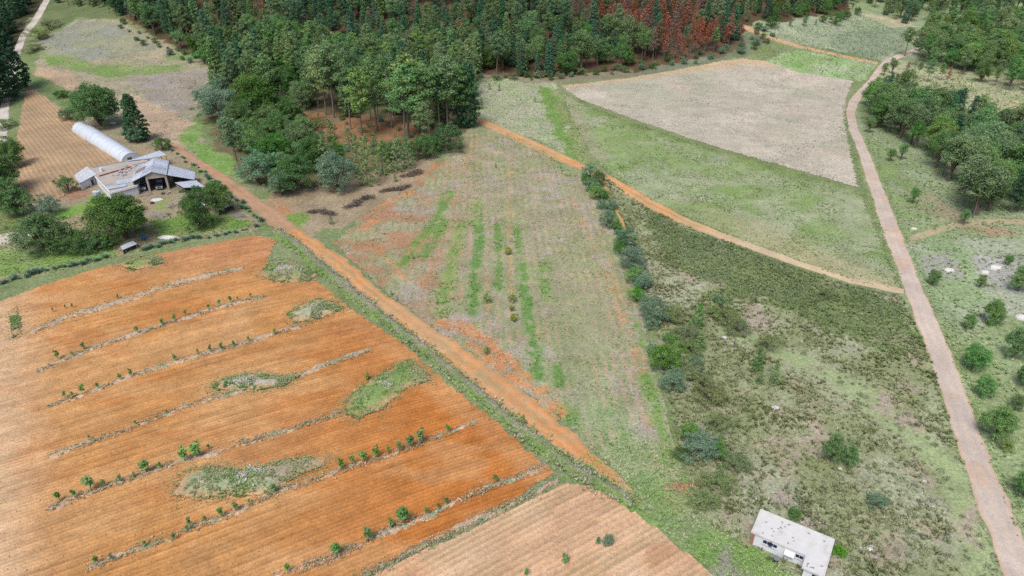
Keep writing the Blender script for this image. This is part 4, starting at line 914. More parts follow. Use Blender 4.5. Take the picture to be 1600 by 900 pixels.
for kind, bx, by, hp, wd, lab in SCR:
    nm = 'young_pine' if 'pine' in lab else 'scrub_bush'
    plant_px(nm, kind, bx, by, hp, lab, 'tree' if 'pine' in nm else 'bush', None, wd, 0, 0 if kind == 'bushpine' else None, ('trunk', 'crown') if 'pine' in nm else ('stems', 'foliage'))
# low dark shrubs packed over the upper scrub: one mass
def shrub_mass(name, pts, hs, mats, label, cat, seed=1, per=46, ls=.16):
    """many small shrubs grown together as one mass of leaves"""
    r = np.random.default_rng(seed); z = hgt(pts[:, 0], pts[:, 1])
    V, F, t = leaf_cloud(np.stack([pts[:, 0], pts[:, 1], z + hs * .3], -1), hs * .8, per, ls, r, .75, .3)
    o = ob(name, mesh_np(name, V, F, t, mats)); return stuff(o, label, cat)
q = scatter([(1000,330),(1080,360),(1180,398),(1408,468),(1430,540),(1330,520),(1220,470),(1100,440),(1040,395)], 5200, 33, lambda x, y: np.clip(sstep(.35, .6, fbm(x, y, 9, 12)), .15, 1))
r = np.random.default_rng(3); shrub_mass('low_scrub', q, r.uniform(.35, .9, len(q)), leaf_mat('scrub_leaves', ('#74905a', '#a4b886'), .01, .05), 'dense low dark scrub below the orange track', 'scrub', 2, 30)
q = scatter(SCRUB, 2600, 35, lambda x, y: np.clip(sstep(.45, .65, fbm(x, y, 14, 112)), .05, 1)); r = np.random.default_rng(4)
shrub_mass('low_bushes', q, r.uniform(.35, .9, len(q)), leaf_mat('olive_scrub_leaves', ('#78885a', '#aab488'), .01, .05), 'low olive bushes among the tussocks of the scrub land', 'scrub', 3, 30)
q = scatter(RIGHT, 1800, 36, lambda x, y: np.clip(sstep(.5, .68, fbm(x, y, 12, 132)), .03, 1)); r = np.random.default_rng(5)
shrub_mass('slope_bushes', q, r.uniform(.4, 1.2, len(q)), leaf_mat('slope_scrub_leaves', ('#5f8050', '#9cb482'), .01, .05), 'low green bushes on the slope beyond the dirt road', 'scrub', 4, 30, .2)
# ------------------------------------------------------------------ saplings
SAPS = {
 'a': ('first', [(83,488,6),(103,483,5),(114,482,6),(185,468,6)]),
 'b': ('second', [(92,563,12),(114,558,7),(132,547,10),(216,522,10),(254,509,9),(274,503,10),(291,495,8),(326,486,8),(343,480,9),(361,474,9),(372,470,5),(392,466,6)]),
 'c': ('third', [(102,623,9),(115,622,8),(130,617,13),(154,609,9),(189,595,9),(205,590,10),(275,565,9),(310,554,7),(329,552,10),(347,548,10),(366,543,8),(390,535,7),(430,523,7)]),
 'd': ('fourth', [(141,688,7),(212,665,6),(262,648,6),(640,542,8)]),
 'e': ('fifth', [(95,784,13),(118,778,11),(144,768,22),(163,762,10),(189,753,9),(210,748,8),(230,740,20),(251,733,9),(290,722,20),(308,716,22),(327,703,7)]),
 'f': ('sixth', [(151,884,11),(176,875,7),(227,856,8),(273,845,9),(293,831,7),(299,825,12),(322,817,8),(347,809,12),(370,799,12),(390,790,7),(430,771,12),(534,735,12),(551,728,13),(570,723,16),(589,716,16),(607,711,9),(625,706,12),(642,700,15),(659,694,20),(700,676,9)]),
 'g': ('seventh', [(450,897,12),(527,869,14),(576,847,15),(612,826,11),(632,820,22),(668,805,9),(685,797,8),(699,790,9),(775,755,9)]),
}
PL = {'a': 'topmost', 'b': 'second', 'c': 'third', 'd': 'fourth', 'e': 'fifth', 'f': 'sixth', 'g': 'seventh'}
for k, (wd, lst) in SAPS.items():
    for i, (bx, by, hp) in enumerate(sorted(lst)):
        hp *= .86 if hp >= 16 else 1.0; look = 'bushy bright green' if hp >= 13.5 else ('small green' if hp >= 9 else 'tiny thin')
        plant_px('sapling', 'sapling', bx, by, hp * 1.12, f'{look} sapling, {nth(i)} from left on the {PL[k]} planting strip', 'sapling', 'saplings on the planting strips', 1.2 if hp >= 13.5 else 1.0, .25, 3 if hp >= 13.5 else None, ('stem', 'foliage'))
for bx, by, hp, kind, lab in ((817,664,15,'young','small dark bush on the stony bank beside the farm track'), (887,718,12,'young','small young pine low on the bank near the field corner'), (944,757,10,'young','small green bush at the corner of the stubble field'),
    (621,470,9,'young','slim young pine on the upper bank of the farm track'), (612,462,8,'young','tiny young pine uppermost on the farm track bank'), (518,350,14,'young','lone young pine on the bare ground below the wood'), (560,464,8,'young','tiny bush on the bank beside the upper mound'), (575,594,9,'yel','yellow green bush at the edge of the triangular mound'),
    (883,881,13,'sapling','green sapling in the stubble field near the picture foot'), (935,852,9,'sapling','small sapling in the middle of the stubble field'), (950,850,11,'grey','grey green bush in the middle of the stubble field'),
    (822,900,8,'sapling','sapling at the picture foot in the stubble field'), (760,472,13,'yel','yellow green bush in the fallow field, left of a pair'), (800,472,12,'yel','yellow green bush in the fallow field, right of a pair'), (803,503,12,'yel','yellow green bush below the pair in the fallow field'),
    (760,553,10,'yel','yellow green bush near the orange clods in the fallow field'), (795,398,12,'yel','yellow green bush high in the fallow field'), (800,486,8,'yel','tiny yellow green bush between two larger ones in the fallow field'),
    (646,405,8,'young','tiny bush beside the leftmost green row'), (775,262,7,'young','tiny dark bush near the far end of the fallow field'), (752,170,16,'young','slim dark young pine beside the start of the orange track'),
    (765,140,9,'young','tiny pine on the meadow near the forest edge'), (780,142,10,'young','second tiny pine on the meadow near the forest edge'), (836,160,8,'young','tiny pine in the middle of the meadow')):
    plant_px('sapling' if kind == 'sapling' else ('young_pine' if 'pine' in lab else 'small_bush'), kind, bx, by, hp, lab, 'sapling' if kind == 'sapling' else 'bush', None, .8 if 'slim' in lab else 1.1, .1 if (bx, by) != (575, 594) else .3, None, ('stem', 'foliage'))
# ------------------------------------------------------------------ agaves along the farm boundaries
AG = [('field edge below the farmyard', resamp([(-10,448),(60,425),(130,412),(170,402)], 26)), ('field edge beside the small tin shed', resamp([(222,392),(250,384),(275,378)], 10)), ('fence line towards the farm track', resamp([(285,375),(330,370),(370,362),(398,356)], 13)), ('boundary between yard and lane', resamp([(262,230),(290,250),(320,272),(345,292),(375,318),(405,345)], 30))]
for w_, pts in AG:
    for i, (bx, by) in enumerate(pts):
        v = p3(bx + PR.uniform(-4, 4), by + PR.uniform(-2.2, 2.2)); o = ob('agave_plant', AGAVE[i % 2], None, v); o.rotation_euler = (0, 0, PR.uniform(0, 6)); s = PR.uniform(.6, 1.6); o.scale = (s, s, s * PR.uniform(.8, 1.15))
        tag(o, f'agave, {nth(i)} from left on the {w_}', 'agave', 'agaves along the ' + w_)
# ------------------------------------------------------------------ woods
def poisson(poly_px, gap, seed, existing=None, extra_n=6, keep=None):
    poly = dens(poly_px, 6); r = np.random.default_rng(seed); lo, hi = poly.min(0), poly.max(0); area = np.prod(hi - lo)
    c = r.uniform(lo, hi, (int(area / gap ** 2 * extra_n), 2)); c = c[inside(c[:, 0], c[:, 1], poly)]
    if keep is not None: c = c[keep(c[:, 0], c[:, 1])]
    grid = {}; out = []
    def ok(p_):
        gx, gy = int(p_[0] // gap), int(p_[1] // gap)
        for i in (-1, 0, 1):
            for j in (-1, 0, 1):
                for q_ in grid.get((gx + i, gy + j), ()):
                    if (q_[0] - p_[0]) ** 2 + (q_[1] - p_[1]) ** 2 < gap * gap: return False
        return True
    for p_ in (existing if existing is not None else []): grid.setdefault((int(p_[0] // gap), int(p_[1] // gap)), []).append(p_)
    for p_ in c:
        if ok(p_): grid.setdefault((int(p_[0] // gap), int(p_[1] // gap)), []).append(p_); out.append(p_)
    return np.array(out)
def wood(name, poly, gap, seed, kinds, hr, label, cat, group, keep=None, rank=True, wide=1.0, parts=('trunk', 'crown')):
    pts = poisson(poly, gap, seed, keep=keep); px = np.stack(to_px(pts[:, 0], pts[:, 1], hgt(pts[:, 0], pts[:, 1])), -1)
    vis = (px[:, 0] > -60) & (px[:, 0] < 1660); pts, px = pts[vis], px[vis]; o_ = np.argsort(px[:, 0]); r = np.random.default_rng(seed)
    for i, k in enumerate(o_):
        kind = kinds[r.integers(len(kinds))]
        plant(name, kind, pts[k, 0], pts[k, 1], r.uniform(*hr), label.replace('#', nth(i)) if rank else label, cat, group, wide * r.uniform(.88, 1.15), 0, None, parts)
    return pts
# front wood: the tongue of tall pines
for i, (bx, by, hp) in enumerate([(377,278,92),(475,194,62),(498,170,92),(510,180,100),(522,184,110),(548,202,90),(566,217,105),(590,205,100),(612,200,105),(632,220,112),(638,214,120),(655,206,100),(672,214,104),(688,208,96),(700,205,108),(660,232,70),(715,200,92)]):
    plant_px('tall_pine', 'puffpine', bx, by, hp, f'bare-trunked tall pine, {nth(i)} from left at the front of the middle wood', 'tree', 'front pines of the middle wood', 1.05)
plant_px('cypress_tree', 'cypress', 728, 198, 92, 'dark dense conifer at the tip of the middle wood beside the orange track', 'tree', None, .72)
wood('tall_pine', [(335,120),(400,92),(480,100),(600,110),(735,120),(735,185),(690,200),(600,192),(540,188),(500,165),(440,150),(390,165),(350,160)], 7.4, 61, ('puffpine', 'puffpine', 'puffpine', 'pine', 'conepine'), (18, 25), 'pine inside the middle wood, # from the left', 'tree', 'pines inside the middle wood')
# broadleaf trees and shrubs around the middle wood
EDGE = [('grey',528,298,58,1.0,'big pale grey green tree at the lower edge of the middle wood'), ('oak',462,298,62,.9,'dark green round tree left of the big pale grey one'), ('grey',404,288,54,.95,'grey green tree at the lower left of the middle wood'), ('grey',440,305,40,.9,'pale bare-stemmed bush between two round trees'),
    ('young',575,290,72,.8,'green young pine right of the big pale grey tree'), ('young',562,272,60,.9,'dense green young pine behind the big pale grey tree'), ('young',598,272,52,.9,'young pine in the row below the red forest floor'), ('young',620,268,50,.9,'young pine beside the brown brush heaps'), ('young',640,262,46,.9,'young pine near the end of the lower wood edge'),
    ('green',700,236,42,1.1,'bright green bush at the foot of the end pines'), ('green',672,244,34,1.1,'green bush below the end pines'), ('oak',425,262,58,.9,'green tree behind the grey green ones'), ('oak',492,268,54,.9,'green tree above the big pale grey one'), ('bright',400,222,40,1.0,'bright green tree at the left edge of the middle wood'),
    ('grey',348,188,48,1.3,'wide grey shrub above the bright green grass'), ('grey',372,205,44,1.1,'grey twiggy shrub at the left flank of the wood'), ('grey',330,170,36,1.2,'grey shrub at the pasture edge'), ('grey',350,150,34,1.0,'grey green bush higher on the left flank'), ('bright',365,128,26,1.1,'yellow green bush on the upper left flank'),
    ('bright',320,100,26,1.1,'bright green bush at the upper corner of the pasture'), ('grey',390,135,32,1.0,'grey bush under the left pines'), ('oakbright',412,190,66,.9,'tall green tree on the left flank of the wood'), ('oakbright',390,170,52,.9,'green tree behind the grey shrubs'), ('oak',440,232,60,.9,'dark tree left of the red forest floor'),
    ('young',518,218,30,1.0,'small pine on the red forest floor'), ('young',585,240,34,1.0,'young pine at the edge of the red forest floor'), ('young',545,232,32,1.0,'yellowish young pine on the red forest floor'), ('olive',480,205,16,1.2,'low bush on the red forest floor'), ('olive',460,185,18,1.2,'low bush among the left pines'), ('olive',495,200,14,1.2,'small bush by the fallen log'),
    ('green',610,250,30,1.0,'green bush between young pines'), ('green',655,250,30,1.0,'green bush by the dark brush heap'), ('young',618,284,12,1.0,'tiny pine by the brown brush heap')]
for kind, bx, by, hp, wd, lab in EDGE:
    pine = 'pine' in lab; plant_px('young_pine' if pine else ('broadleaf_tree' if 'tree' in lab else 'wood_edge_bush'), kind, bx, by, hp, lab, 'tree' if (pine or 'tree' in lab) else 'bush', None, wd)
wood('flank_tree', [(395,100),(470,120),(480,165),(455,200),(500,240),(545,255),(520,275),(440,285),(395,262),(372,215),(385,160)], 8.0, 63, ('oakbright', 'treepine', 'oak', 'treepine', 'young'), (7, 14), 'tree in the mixed growth on the left flank of the wood, # from left', 'tree', 'mixed trees on the left flank of the wood', lambda x, y: fbm(x, y, 15, 71) > .34)
wood('understory_bush', [(415,175),(560,178),(710,205),(690,232),(600,245),(520,235),(440,210)], 6.5, 64, ('olive', 'olive', 'young', 'green', 'grey'), (.9, 3.0), 'low bush on the reddish floor of the middle wood, # from left', 'bush', 'low bushes on the floor of the middle wood', None, True, 1.0, ('stems', 'foliage'))
# brush heaps and log
def brush(bx0, by0, bx1, by1, w_, lab, seed):
    a, b = p3(bx0, by0), p3(bx1, by1); c = (a + b) / 2; r = np.random.default_rng(seed); V = []; F = []; T = []
    n = 420; t = r.uniform(-.5, .5, n); cen = np.array(c)[None] + t[:, None] * np.array(b - a)[None] + (np.random.default_rng(seed + 50).normal(0, w_ * .45, (7, 3))[np.clip(((t + .5) * 7).astype(int), 0, 6)] + r.normal(0, w_ * .42, (n, 3))) * np.array([1, 1, .0]); cen[:, 2] = hgt(cen[:, 0], cen[:, 1]) + np.abs(r.normal(0, .42, n)) * (1 - (2 * t) ** 2 * .7) * (.5 + .9 * fbm(t * 9, t * 0, 1.0, seed)) + .05
    d = r.normal(size=(n, 3)); d[:, 2] *= .45; d /= np.linalg.norm(d, axis=1, keepdims=True); L = r.uniform(.5, 1.3, n)[:, None]; s = np.cross(d, r.normal(size=(n, 3))); s /= np.linalg.norm(s, axis=1, keepdims=True); s *= .07; s2 = np.cross(d, s)
    V = np.stack([cen - d * L - s, cen - d * L + s, cen + d * L + s * .4, cen + d * L - s * .4, cen - d * L - s2, cen - d * L + s2, cen + d * L + s2 * .4, cen + d * L - s2 * .4], 1).reshape(-1, 3)
    F = np.arange(len(V)).reshape(-1, 4); tt = np.repeat(r.uniform(0, 1, n), 8); tag(ob('brush_heap', mesh_np('brush_heap', V, F, np.stack([tt] * 3, -1), M_BRUSH)), lab, 'brush heap')
brush(545,324,582,308,1.5,'long heap of cut grey brush below the wood', 1); brush(598,300,638,292,1.4,'dark heap of cut brush nearest the young pines', 2); brush(485,330,524,335,1.2,'low heap of cut brush by the lone young pine', 3); brush(632,276,660,268,1.6,'reddish brown heap of dead branches at the wood edge', 4)
lg = MB(); a, b = p3(495,190), p3(512,187); lg.tube(a + Vector((0, 0, .25)), b + Vector((0, 0, .3)), .3, .22, 9); tag(lg.build('fallen_log', M_BARK), 'grey fallen log lying among the left pines', 'log')

# hillside forest
HILL = [(185,25),(235,55),(310,92),(330,100),(480,100),(600,112),(735,118),(860,120),(930,112),(985,104),(1020,95),(1080,85),(1150,62),(1180,32),(1250,28),(1340,10),(1330,-60),(140,-60)]
REDZ = dens([(800,-60),(850,15),(905,40),(975,72),(1020,98),(1110,88),(1162,68),(1150,48),(1090,28),(1030,-5),(980,-60)], 6)
RED_PX = [(800,-60),(850,15),(905,40),(975,72),(1020,98),(1110,88),(1162,68),(1150,48),(1090,28),(1030,-5),(980,-60)]
pts = poisson(HILL, 6.0, 77); extra = poisson(RED_PX, 4.6, 79, existing=list(pts)); nb = len(pts); pts = np.vstack([pts, extra]); z = hgt(pts[:, 0], pts[:, 1]); pxh = np.stack(to_px(pts[:, 0], pts[:, 1], z), -1)
r = np.random.default_rng(78); red = inside(*warp(pts[:, 0], pts[:, 1], 9, 20, 4), REDZ) & (r.uniform(size=len(pts)) < .68)
red[nb:] |= r.uniform(size=len(pts) - nb) < .72
red |= (r.uniform(size=len(pts)) < .012) & (pxh[:, 1] > 40)
vis = (pxh[:, 0] > -40) & (pxh[:, 0] < 1500) & (pxh[:, 1] > -70); pts, pxh, red = pts[vis], pxh[vis], red[vis]
front = np.zeros(len(pts), bool)
cell = np.floor(pxh[:, 0] / 13).astype(int)
rank = np.full(len(pts), 99)
for cc in np.unique(cell):
    k = np.nonzero(cell == cc)[0]; k = k[np.argsort(-pxh[k, 1])]; rank[k] = np.arange(len(k))
green_i = np.nonzero(~red)[0]; green_i = green_i[np.lexsort((pxh[green_i, 0], rank[green_i]))]
ind = green_i[:190]; rows = {}
for k in ind: rows.setdefault(int(rank[k]), []).append(k)
ROWN = ['front row', 'second row', 'third row', 'fourth row', 'fifth row']
for rk, ks in rows.items():
    for i, k in enumerate(sorted(ks, key=lambda k: pxh[k, 0])):
        kind = ('pine', 'darkpine', 'conepine', 'treepine', 'puffpine', 'darkpine', 'conepine', 'oak', 'oakbright')[r.integers(9)]
        plant('forest_tree' if 'oak' in kind else 'forest_pine', kind, pts[k, 0], pts[k, 1], (r.uniform(12, 23) if pxh[k, 0] < 1150 else r.uniform(9, 17)) * (.55 if 'oak' in kind else 1), f'{"broadleaf" if "oak" in kind else "conifer"}, {nth(i)} from left in the {ROWN[min(rk, 4)]} of the hillside forest', 'tree', 'trees of the hillside forest', r.uniform(.9, 1.15))
ri = np.nonzero(red)[0]; ri = ri[np.argsort(pxh[ri, 0])]
for i, k in enumerate(ri):
    kind = 'dead' if r.uniform() < .72 else 'bare'
    plant('dead_pine', kind, pts[k, 0], pts[k, 1], r.uniform(13, 20), f'{"rust red" if kind == "dead" else "bare brown"} dying pine on the hillside, {nth(i)} from the left', 'tree', 'dying red pines on the hillside', r.uniform(.9, 1.15))
rest = green_i[190:]
# the remaining far trees read as one mass: instances on points
lib = bpy.data.collections.new('forest_kinds')
for j, (a_, b_) in enumerate((('puffpine', 0), ('darkpine', 0), ('conepine', 0), ('conepine', 1), ('puffpine', 2), ('pine', 4))):
    tr, cr, h_ = K[a_][b_]
    t_ = tr.copy(); n0 = len(t_.vertices)
    import bmesh
    bm = bmesh.new(); bm.from_mesh(tr); bm.from_mesh(cr)
    me = bpy.data.meshes.new('forest_tree'); 
    for f_ in bm.faces: f_.material_index = 0
    bm.faces.ensure_lookup_table(); nt_ = len(tr.polygons)
    for f_ in bm.faces[nt_:]: f_.material_index = 1
    bm.to_mesh(me); bm.free(); me.materials.append(tr.materials[0]); me.materials.append(cr.materials[0])
    at = me.attributes.get('col')
    if at: me.attributes.remove(at)
    at = me.attributes.new('col', 'FLOAT_COLOR', 'POINT'); ca = np.ones((len(me.vertices), 4), np.float32) * .5
    src = np.empty(len(cr.vertices) * 4, np.float32); cr.attributes['col'].data.foreach_get('color', src); ca[len(tr.vertices):] = src.reshape(-1, 4); at.data.foreach_set('color', ca.ravel())
    lo_ = bpy.data.objects.new('forest_tree', me); lib.objects.link(lo_)
fp = pts[rest]; me = bpy.data.meshes.new('far_forest'); me.vertices.add(len(fp)); me.vertices.foreach_set('co', np.stack([fp[:, 0], fp[:, 1], hgt(fp[:, 0], fp[:, 1]) - .1], -1).astype(np.float32).ravel())
at = me.attributes.new('size', 'FLOAT', 'POINT'); at.data.foreach_set('value', r.uniform(.55, 1.2, len(fp)).astype(np.float32)); me.update()
fo = stuff(ob('far_forest', me), 'dense green conifer forest covering the hillside', 'forest')
ng = bpy.data.node_groups.new('forest', 'GeometryNodeTree'); ng.interface.new_socket('Geometry', in_out='INPUT', socket_type='NodeSocketGeometry'); ng.interface.new_socket('Geometry', in_out='OUTPUT', socket_type='NodeSocketGeometry')
gi = ng.nodes.new('NodeGroupInput'); go = ng.nodes.new('NodeGroupOutput'); m2p = ng.nodes.new('GeometryNodeMeshToPoints'); iop = ng.nodes.new('GeometryNodeInstanceOnPoints'); ci = ng.nodes.new('GeometryNodeCollectionInfo')
ci.inputs['Collection'].default_value = lib; ci.inputs['Separate Children'].default_value = True; ci.inputs['Reset Children'].default_value = True
sz = ng.nodes.new('GeometryNodeInputNamedAttribute'); sz.data_type = 'FLOAT'; sz.inputs['Name'].default_value = 'size'
rv = ng.nodes.new('FunctionNodeRandomValue'); rv.data_type = 'FLOAT_VECTOR'; rv.inputs[0].default_value = (0, 0, 0); rv.inputs[1].default_value = (.04, .04, 6.28)
ri_ = ng.nodes.new('FunctionNodeRandomValue'); ri_.data_type = 'INT'; ri_.inputs['Min'].default_value = 0; ri_.inputs['Max'].default_value = 5
for s_ in ri_.inputs:
    if s_.name == 'Max' and s_.type == 'INT': s_.default_value = 5
    if s_.name == 'Min' and s_.type == 'INT': s_.default_value = 0
iop.inputs['Pick Instance'].default_value = True
ng.links.new(gi.outputs[0], m2p.inputs['Mesh']); ng.links.new(m2p.outputs[0], iop.inputs['Points']); ng.links.new(ci.outputs[0], iop.inputs['Instance'])
ng.links.new([s_ for s_ in ri_.outputs if s_.type == 'INT'][0], iop.inputs['Instance Index']); ng.links.new(rv.outputs[0], iop.inputs['Rotation'])
ng.links.new([s_ for s_ in sz.outputs if s_.enabled][0], iop.inputs['Scale']); ng.links.new(iop.outputs[0], go.inputs[0])
md = fo.modifiers.new('trees', 'NODES'); md.node_group = ng

wood('roadside_conifer', [(-60,-60),(70,-40),(60,0),(35,25),(20,55),(5,90),(-60,130)], 8.0, 91, ('darkpine', 'cypress', 'conepine'), (15, 21), 'dark conifer left of the upper gravel lane, # from the left', 'tree', 'conifers left of the upper gravel lane')
wood('lane_conifer', [(95,-40),(88,8),(150,12),(190,30),(200,-40)], 7.0, 92, ('darkpine', 'conepine', 'pine'), (13, 19), 'conifer above the pasture by the gravel lane, # from the left', 'tree', 'conifers above the pasture')
# bushes along the foot of the hillside forest
for j, (poly, n_, kinds, lab, grp) in enumerate((([(740,118),(860,118),(985,106),(1030,98),(1030,106),(985,114),(860,126),(740,126)], 5.0, ('green', 'olive', 'grey', 'green'), 'bush along the forest foot behind the pale field, # from the left', 'bushes along the forest foot'),
        ([(1030,98),(1150,72),(1190,45),(1215,60),(1170,82),(1060,105)], 5.5, ('olive', 'grey', 'grey', 'green'), 'greyish shrub in the gully above the pale field, # from the left', 'shrubs in the gully'),
        ([(190,35),(240,65),(310,92),(306,102),(230,75),(180,42)], 6.0, ('green', 'grey', 'green'), 'shrub at the upper pasture edge, # from the left', 'shrubs at the upper pasture edge'))):
    wood('forest_edge_bush', poly, n_, 95 + j, kinds, (1.6, 4.2), lab, 'bush', grp, None, True, 1.1, ('stems', 'foliage'))
# woods beyond the dirt road
wood('roadside_pine', [(1350,165),(1385,150),(1450,175),(1530,200),(1640,235),(1640,330),(1540,345),(1500,325),(1470,275),(1420,230),(1370,200)], 5.6, 111, ('puffpine', 'treepine', 'bushpine', 'puffpine', 'treepine', 'darkpine'), (10.5, 18), 'pine in the dense grove beside the road, # from the left', 'tree', 'pines of the grove beside the road', lambda x, y: fbm(x, y, 14, 7) > .34)
wood('slope_pine', [(1400,98),(1440,60),(1640,45),(1640,150),(1560,140),(1480,112),(1420,108)], 7.2, 112, ('puffpine', 'treepine', 'bushpine', 'puffpine'), (10, 18), 'pine on the pale upper slope, # from the left', 'tree', 'pines on the pale upper slope', lambda x, y: fbm(x, y, 22, 9) > .38)
wood('far_slope_pine', [(1340,0),(1440,55),(1640,45),(1660,-60),(1345,-60)], 7.5, 113, ('puffpine', 'treepine', 'conepine'), (11, 18), 'pine on the far slope at the picture top, # from the left', 'tree', 'pines on the far slope', lambda x, y: fbm(x, y, 26, 19) > .38)
wood('valley_tree', [(1160,52),(1215,42),(1300,45),(1340,25),(1335,12),(1250,35),(1180,42)], 9.0, 114, ('green', 'freshpine', 'green'), (4, 9), 'small tree in the valley beyond the pale field, # from the left', 'tree', 'small trees in the valley')
ROAD = [('freshpine',1380,118,20,'small pine left of the road bend'), ('freshpine',1393,115,22,'pine on the outside of the road bend'), ('pine',1433,122,24,'pine on the pale clearing by the road bend'), ('pine',1448,128,34,'leaning thin pine on the pale clearing'), ('dead',1478,132,26,'reddish dead pine on the pale clearing'), ('pine',1470,126,26,'pine beside the reddish dead one'), ('bare',1411,138,38,'grey bare pine behind the grove'),
    ('freshpine',1357,208,26,'small pine at the roadside below the grove'), ('freshpine',1390,252,20,'small pine in the grass between road and grove'), ('freshpine',1407,250,24,'second small pine in the grass between road and grove'), ('freshpine',1425,318,26,'thin pine below the grove'), ('freshpine',1505,352,26,'pine where the branch track leaves the grove'), ('pine',1520,340,70,'tall leaning pine at the lower tip of the grove'), ('freshpine',1545,330,58,'rounded pine at the lower grove edge'), ('freshpine',1590,330,34,'green bushy pine at the picture edge below the grove'),
    ('freshpine',1456,446,30,'pine with a slim trunk beside the stony clearing'), ('freshpine',1550,507,42,'round-headed pine on the grass slope'), ('freshpine',1512,515,28,'dark small pine above the round roadside one'), ('freshpine',1517,578,46,'round light green pine nearest the road'), ('freshpine',1582,560,52,'large pine on the slope by the picture edge'), ('freshpine',1534,620,34,'yellow-topped small pine below the round one'), ('freshpine',1604,605,54,'dark pine cut by the picture edge'), ('freshpine',1555,686,56,'round bushy pine beside the lower road'), ('freshpine',1585,640,26,'slim young pine behind the lower roadside bushy one'), ('freshpine',1600,775,46,'bushy pine at the picture edge beside the lower road'),
    ('freshpine',1530,450,24,'dark low pine left of the white rocks'), ('freshpine',1590,455,46,'dark pine above the white rocks'), ('freshpine',1575,415,20,'small pine below the branch track'), ('freshpine',1570,705,24,'low pine at the foot of the lower bushy ones'), ('freshpine',1365,180,30,'pine at the upper roadside corner of the grove')]
for kind, bx, by, hp, lab in ROAD: plant_px('roadside_pine', 'bushpine' if (kind == 'freshpine' and by > 400) else ('treepine' if kind == 'freshpine' else ('puffpine' if kind == 'pine' else kind)), bx, by, hp * (.9 if by > 400 else 1.02), lab, 'tree', None, (1.0 if 'round' in lab or 'bushy' in lab else .85) * (.95 if by > 400 else 1.1))
for bx, by, w_, lab in ((1482,423,2.6,'flat white rock on the stony clearing beyond the road'), (1556,419,3.0,'long white rock near the picture edge'), (1540,426,2.0,'smaller white rock beside the long one'), (1594,497,2.6,'white rock cut by the picture edge'), (1428,358,1.6,'white rock above the branch track'), (1211,638,1.6,'pale rock in the middle of the scrub'), (1132,528,1.4,'white rock beside the dark olive bushes'), (1445,753,.8,'white stone near the grassy path'), (1312,733,.9,'white stone below the little pine clump'), (1360,858,1.6,'pale rock low in the scrub')):
    r_ = np.random.default_rng(int(bx)); v = p3(bx, by); m = MB(); n_ = 9; ring = [(math.cos(t_ * 2 * math.pi / n_) * w_ * .6 * r_.uniform(.75, 1.15), math.sin(t_ * 2 * math.pi / n_) * w_ * .5 * r_.uniform(.7, 1.15)) for t_ in range(n_)]
    h_ = w_ * .22; V = [(x_, y_, -.1) for x_, y_ in ring] + [(x_ * .85, y_ * .85, h_ * r_.uniform(.6, 1)) for x_, y_ in ring] + [(x_ * .45, y_ * .45, h_ * r_.uniform(1, 1.4)) for x_, y_ in ring] + [(0, 0, h_ * 1.2)]
    F = [[i, (i + 1) % n_, (i + 1) % n_ + n_, i + n_] for i in range(n_)] + [[i + n_, (i + 1) % n_ + n_, (i + 1) % n_ + 2 * n_, i + 2 * n_] for i in range(n_)] + [[i + 2 * n_, (i + 1) % n_ + 2 * n_, 3 * n_] for i in range(n_)]
    tag(MB().add(V, F).build('rock', bpy.data.materials.get('white_rock') or plain('white_rock', '#e3e0da', .9, .15, 1.5, '#a8a49a', .5), None, v), lab, 'rock')

# ------------------------------------------------------------------ the flat-roofed house beside the scrub
M_CONC = plain('roof_concrete', '#dedddb', .9, .07, 1.0, '#b0aca6', .6, bump=.01)
M_BLUEW = plain('pale_blue_wall', '#f0f4fb', .85, .05, 1.0, '#b9c3d0', .3)
M_WHITE = plain('white_paint', '#eef0f4', .6, .04, 2.0)
M_GLASS = plain('dark_glass', '#26365c', .15, .1, 1.0)
M_BRICK = plain('bare_brick', '#a87c60', .9, .2, 3.0, '#7d6455', .5)
M_TIN = plain('galvanised_sheet', '#ccd5e4', .5, .10, .8, '#a4aec0', .45, .1, wave=3.2)
M_TINW = plain('bright_sheet', '#eef0f6', .4, .05, .8, '#cfd3dc', .3, .2, wave=3.2)
M_DARK = plain('dark_grey', '#5c5854', .95, .2, 1.0)  # one dark grey for rear walls, a shed door and the greenhouse doorway
M_SLAB = plain('old_concrete_slab', '#b9b0a8', .95, .12, .6, '#8d857c', .6, bump=.02)
M_RED = plain('red_oxide_paint', '#b5605e', .9, .15, 2.0)
M_PLAST = plain('greenhouse_film', '#dfe6f0', .35, .06, .35, '#b7c2d2', .5)
M_STEEL = plain('steel_post', '#9aa2ac', .5, .1, 3.0, metal=.5)
M_PLANK = plain('weathered_boards', '#8c8478', .95, .2, 2.0)
def dirv(a, b): d = b - a; d.z = 0; return d.normalized()
HH = 3.1
g0 = float(hgt(*un(1240, 860)[0]))
def roofpt(px, py): q_ = un(px, py, HH)[0]; return Vector((q_[0], q_[1], 0))
A, B = roofpt(1188.5, 794.5), roofpt(1305, 842)
u = dirv(A, B); v = Vector((u.y, -u.x, 0))            # u along the house, v towards its front
Lh = (B - A).length; Dm = (roofpt(1174, 829.5) - A).dot(v); De = (roofpt(1286, 899) - A).dot(v); x1 = (roofpt(1261, 865) - A).dot(u); x1 = min(x1, Lh - 3.2)
base_z = min(float(hgt(*(A + u * s_ * Lh + v * t_ * Dm).xy)) for s_ in (0, 1) for t_ in (0, 1)) - .1
hr = root('house', (A.x, A.y, base_z), 'long flat-roofed pale blue house beside the scrub land', 'house', None, math.atan2(u.y, u.x))
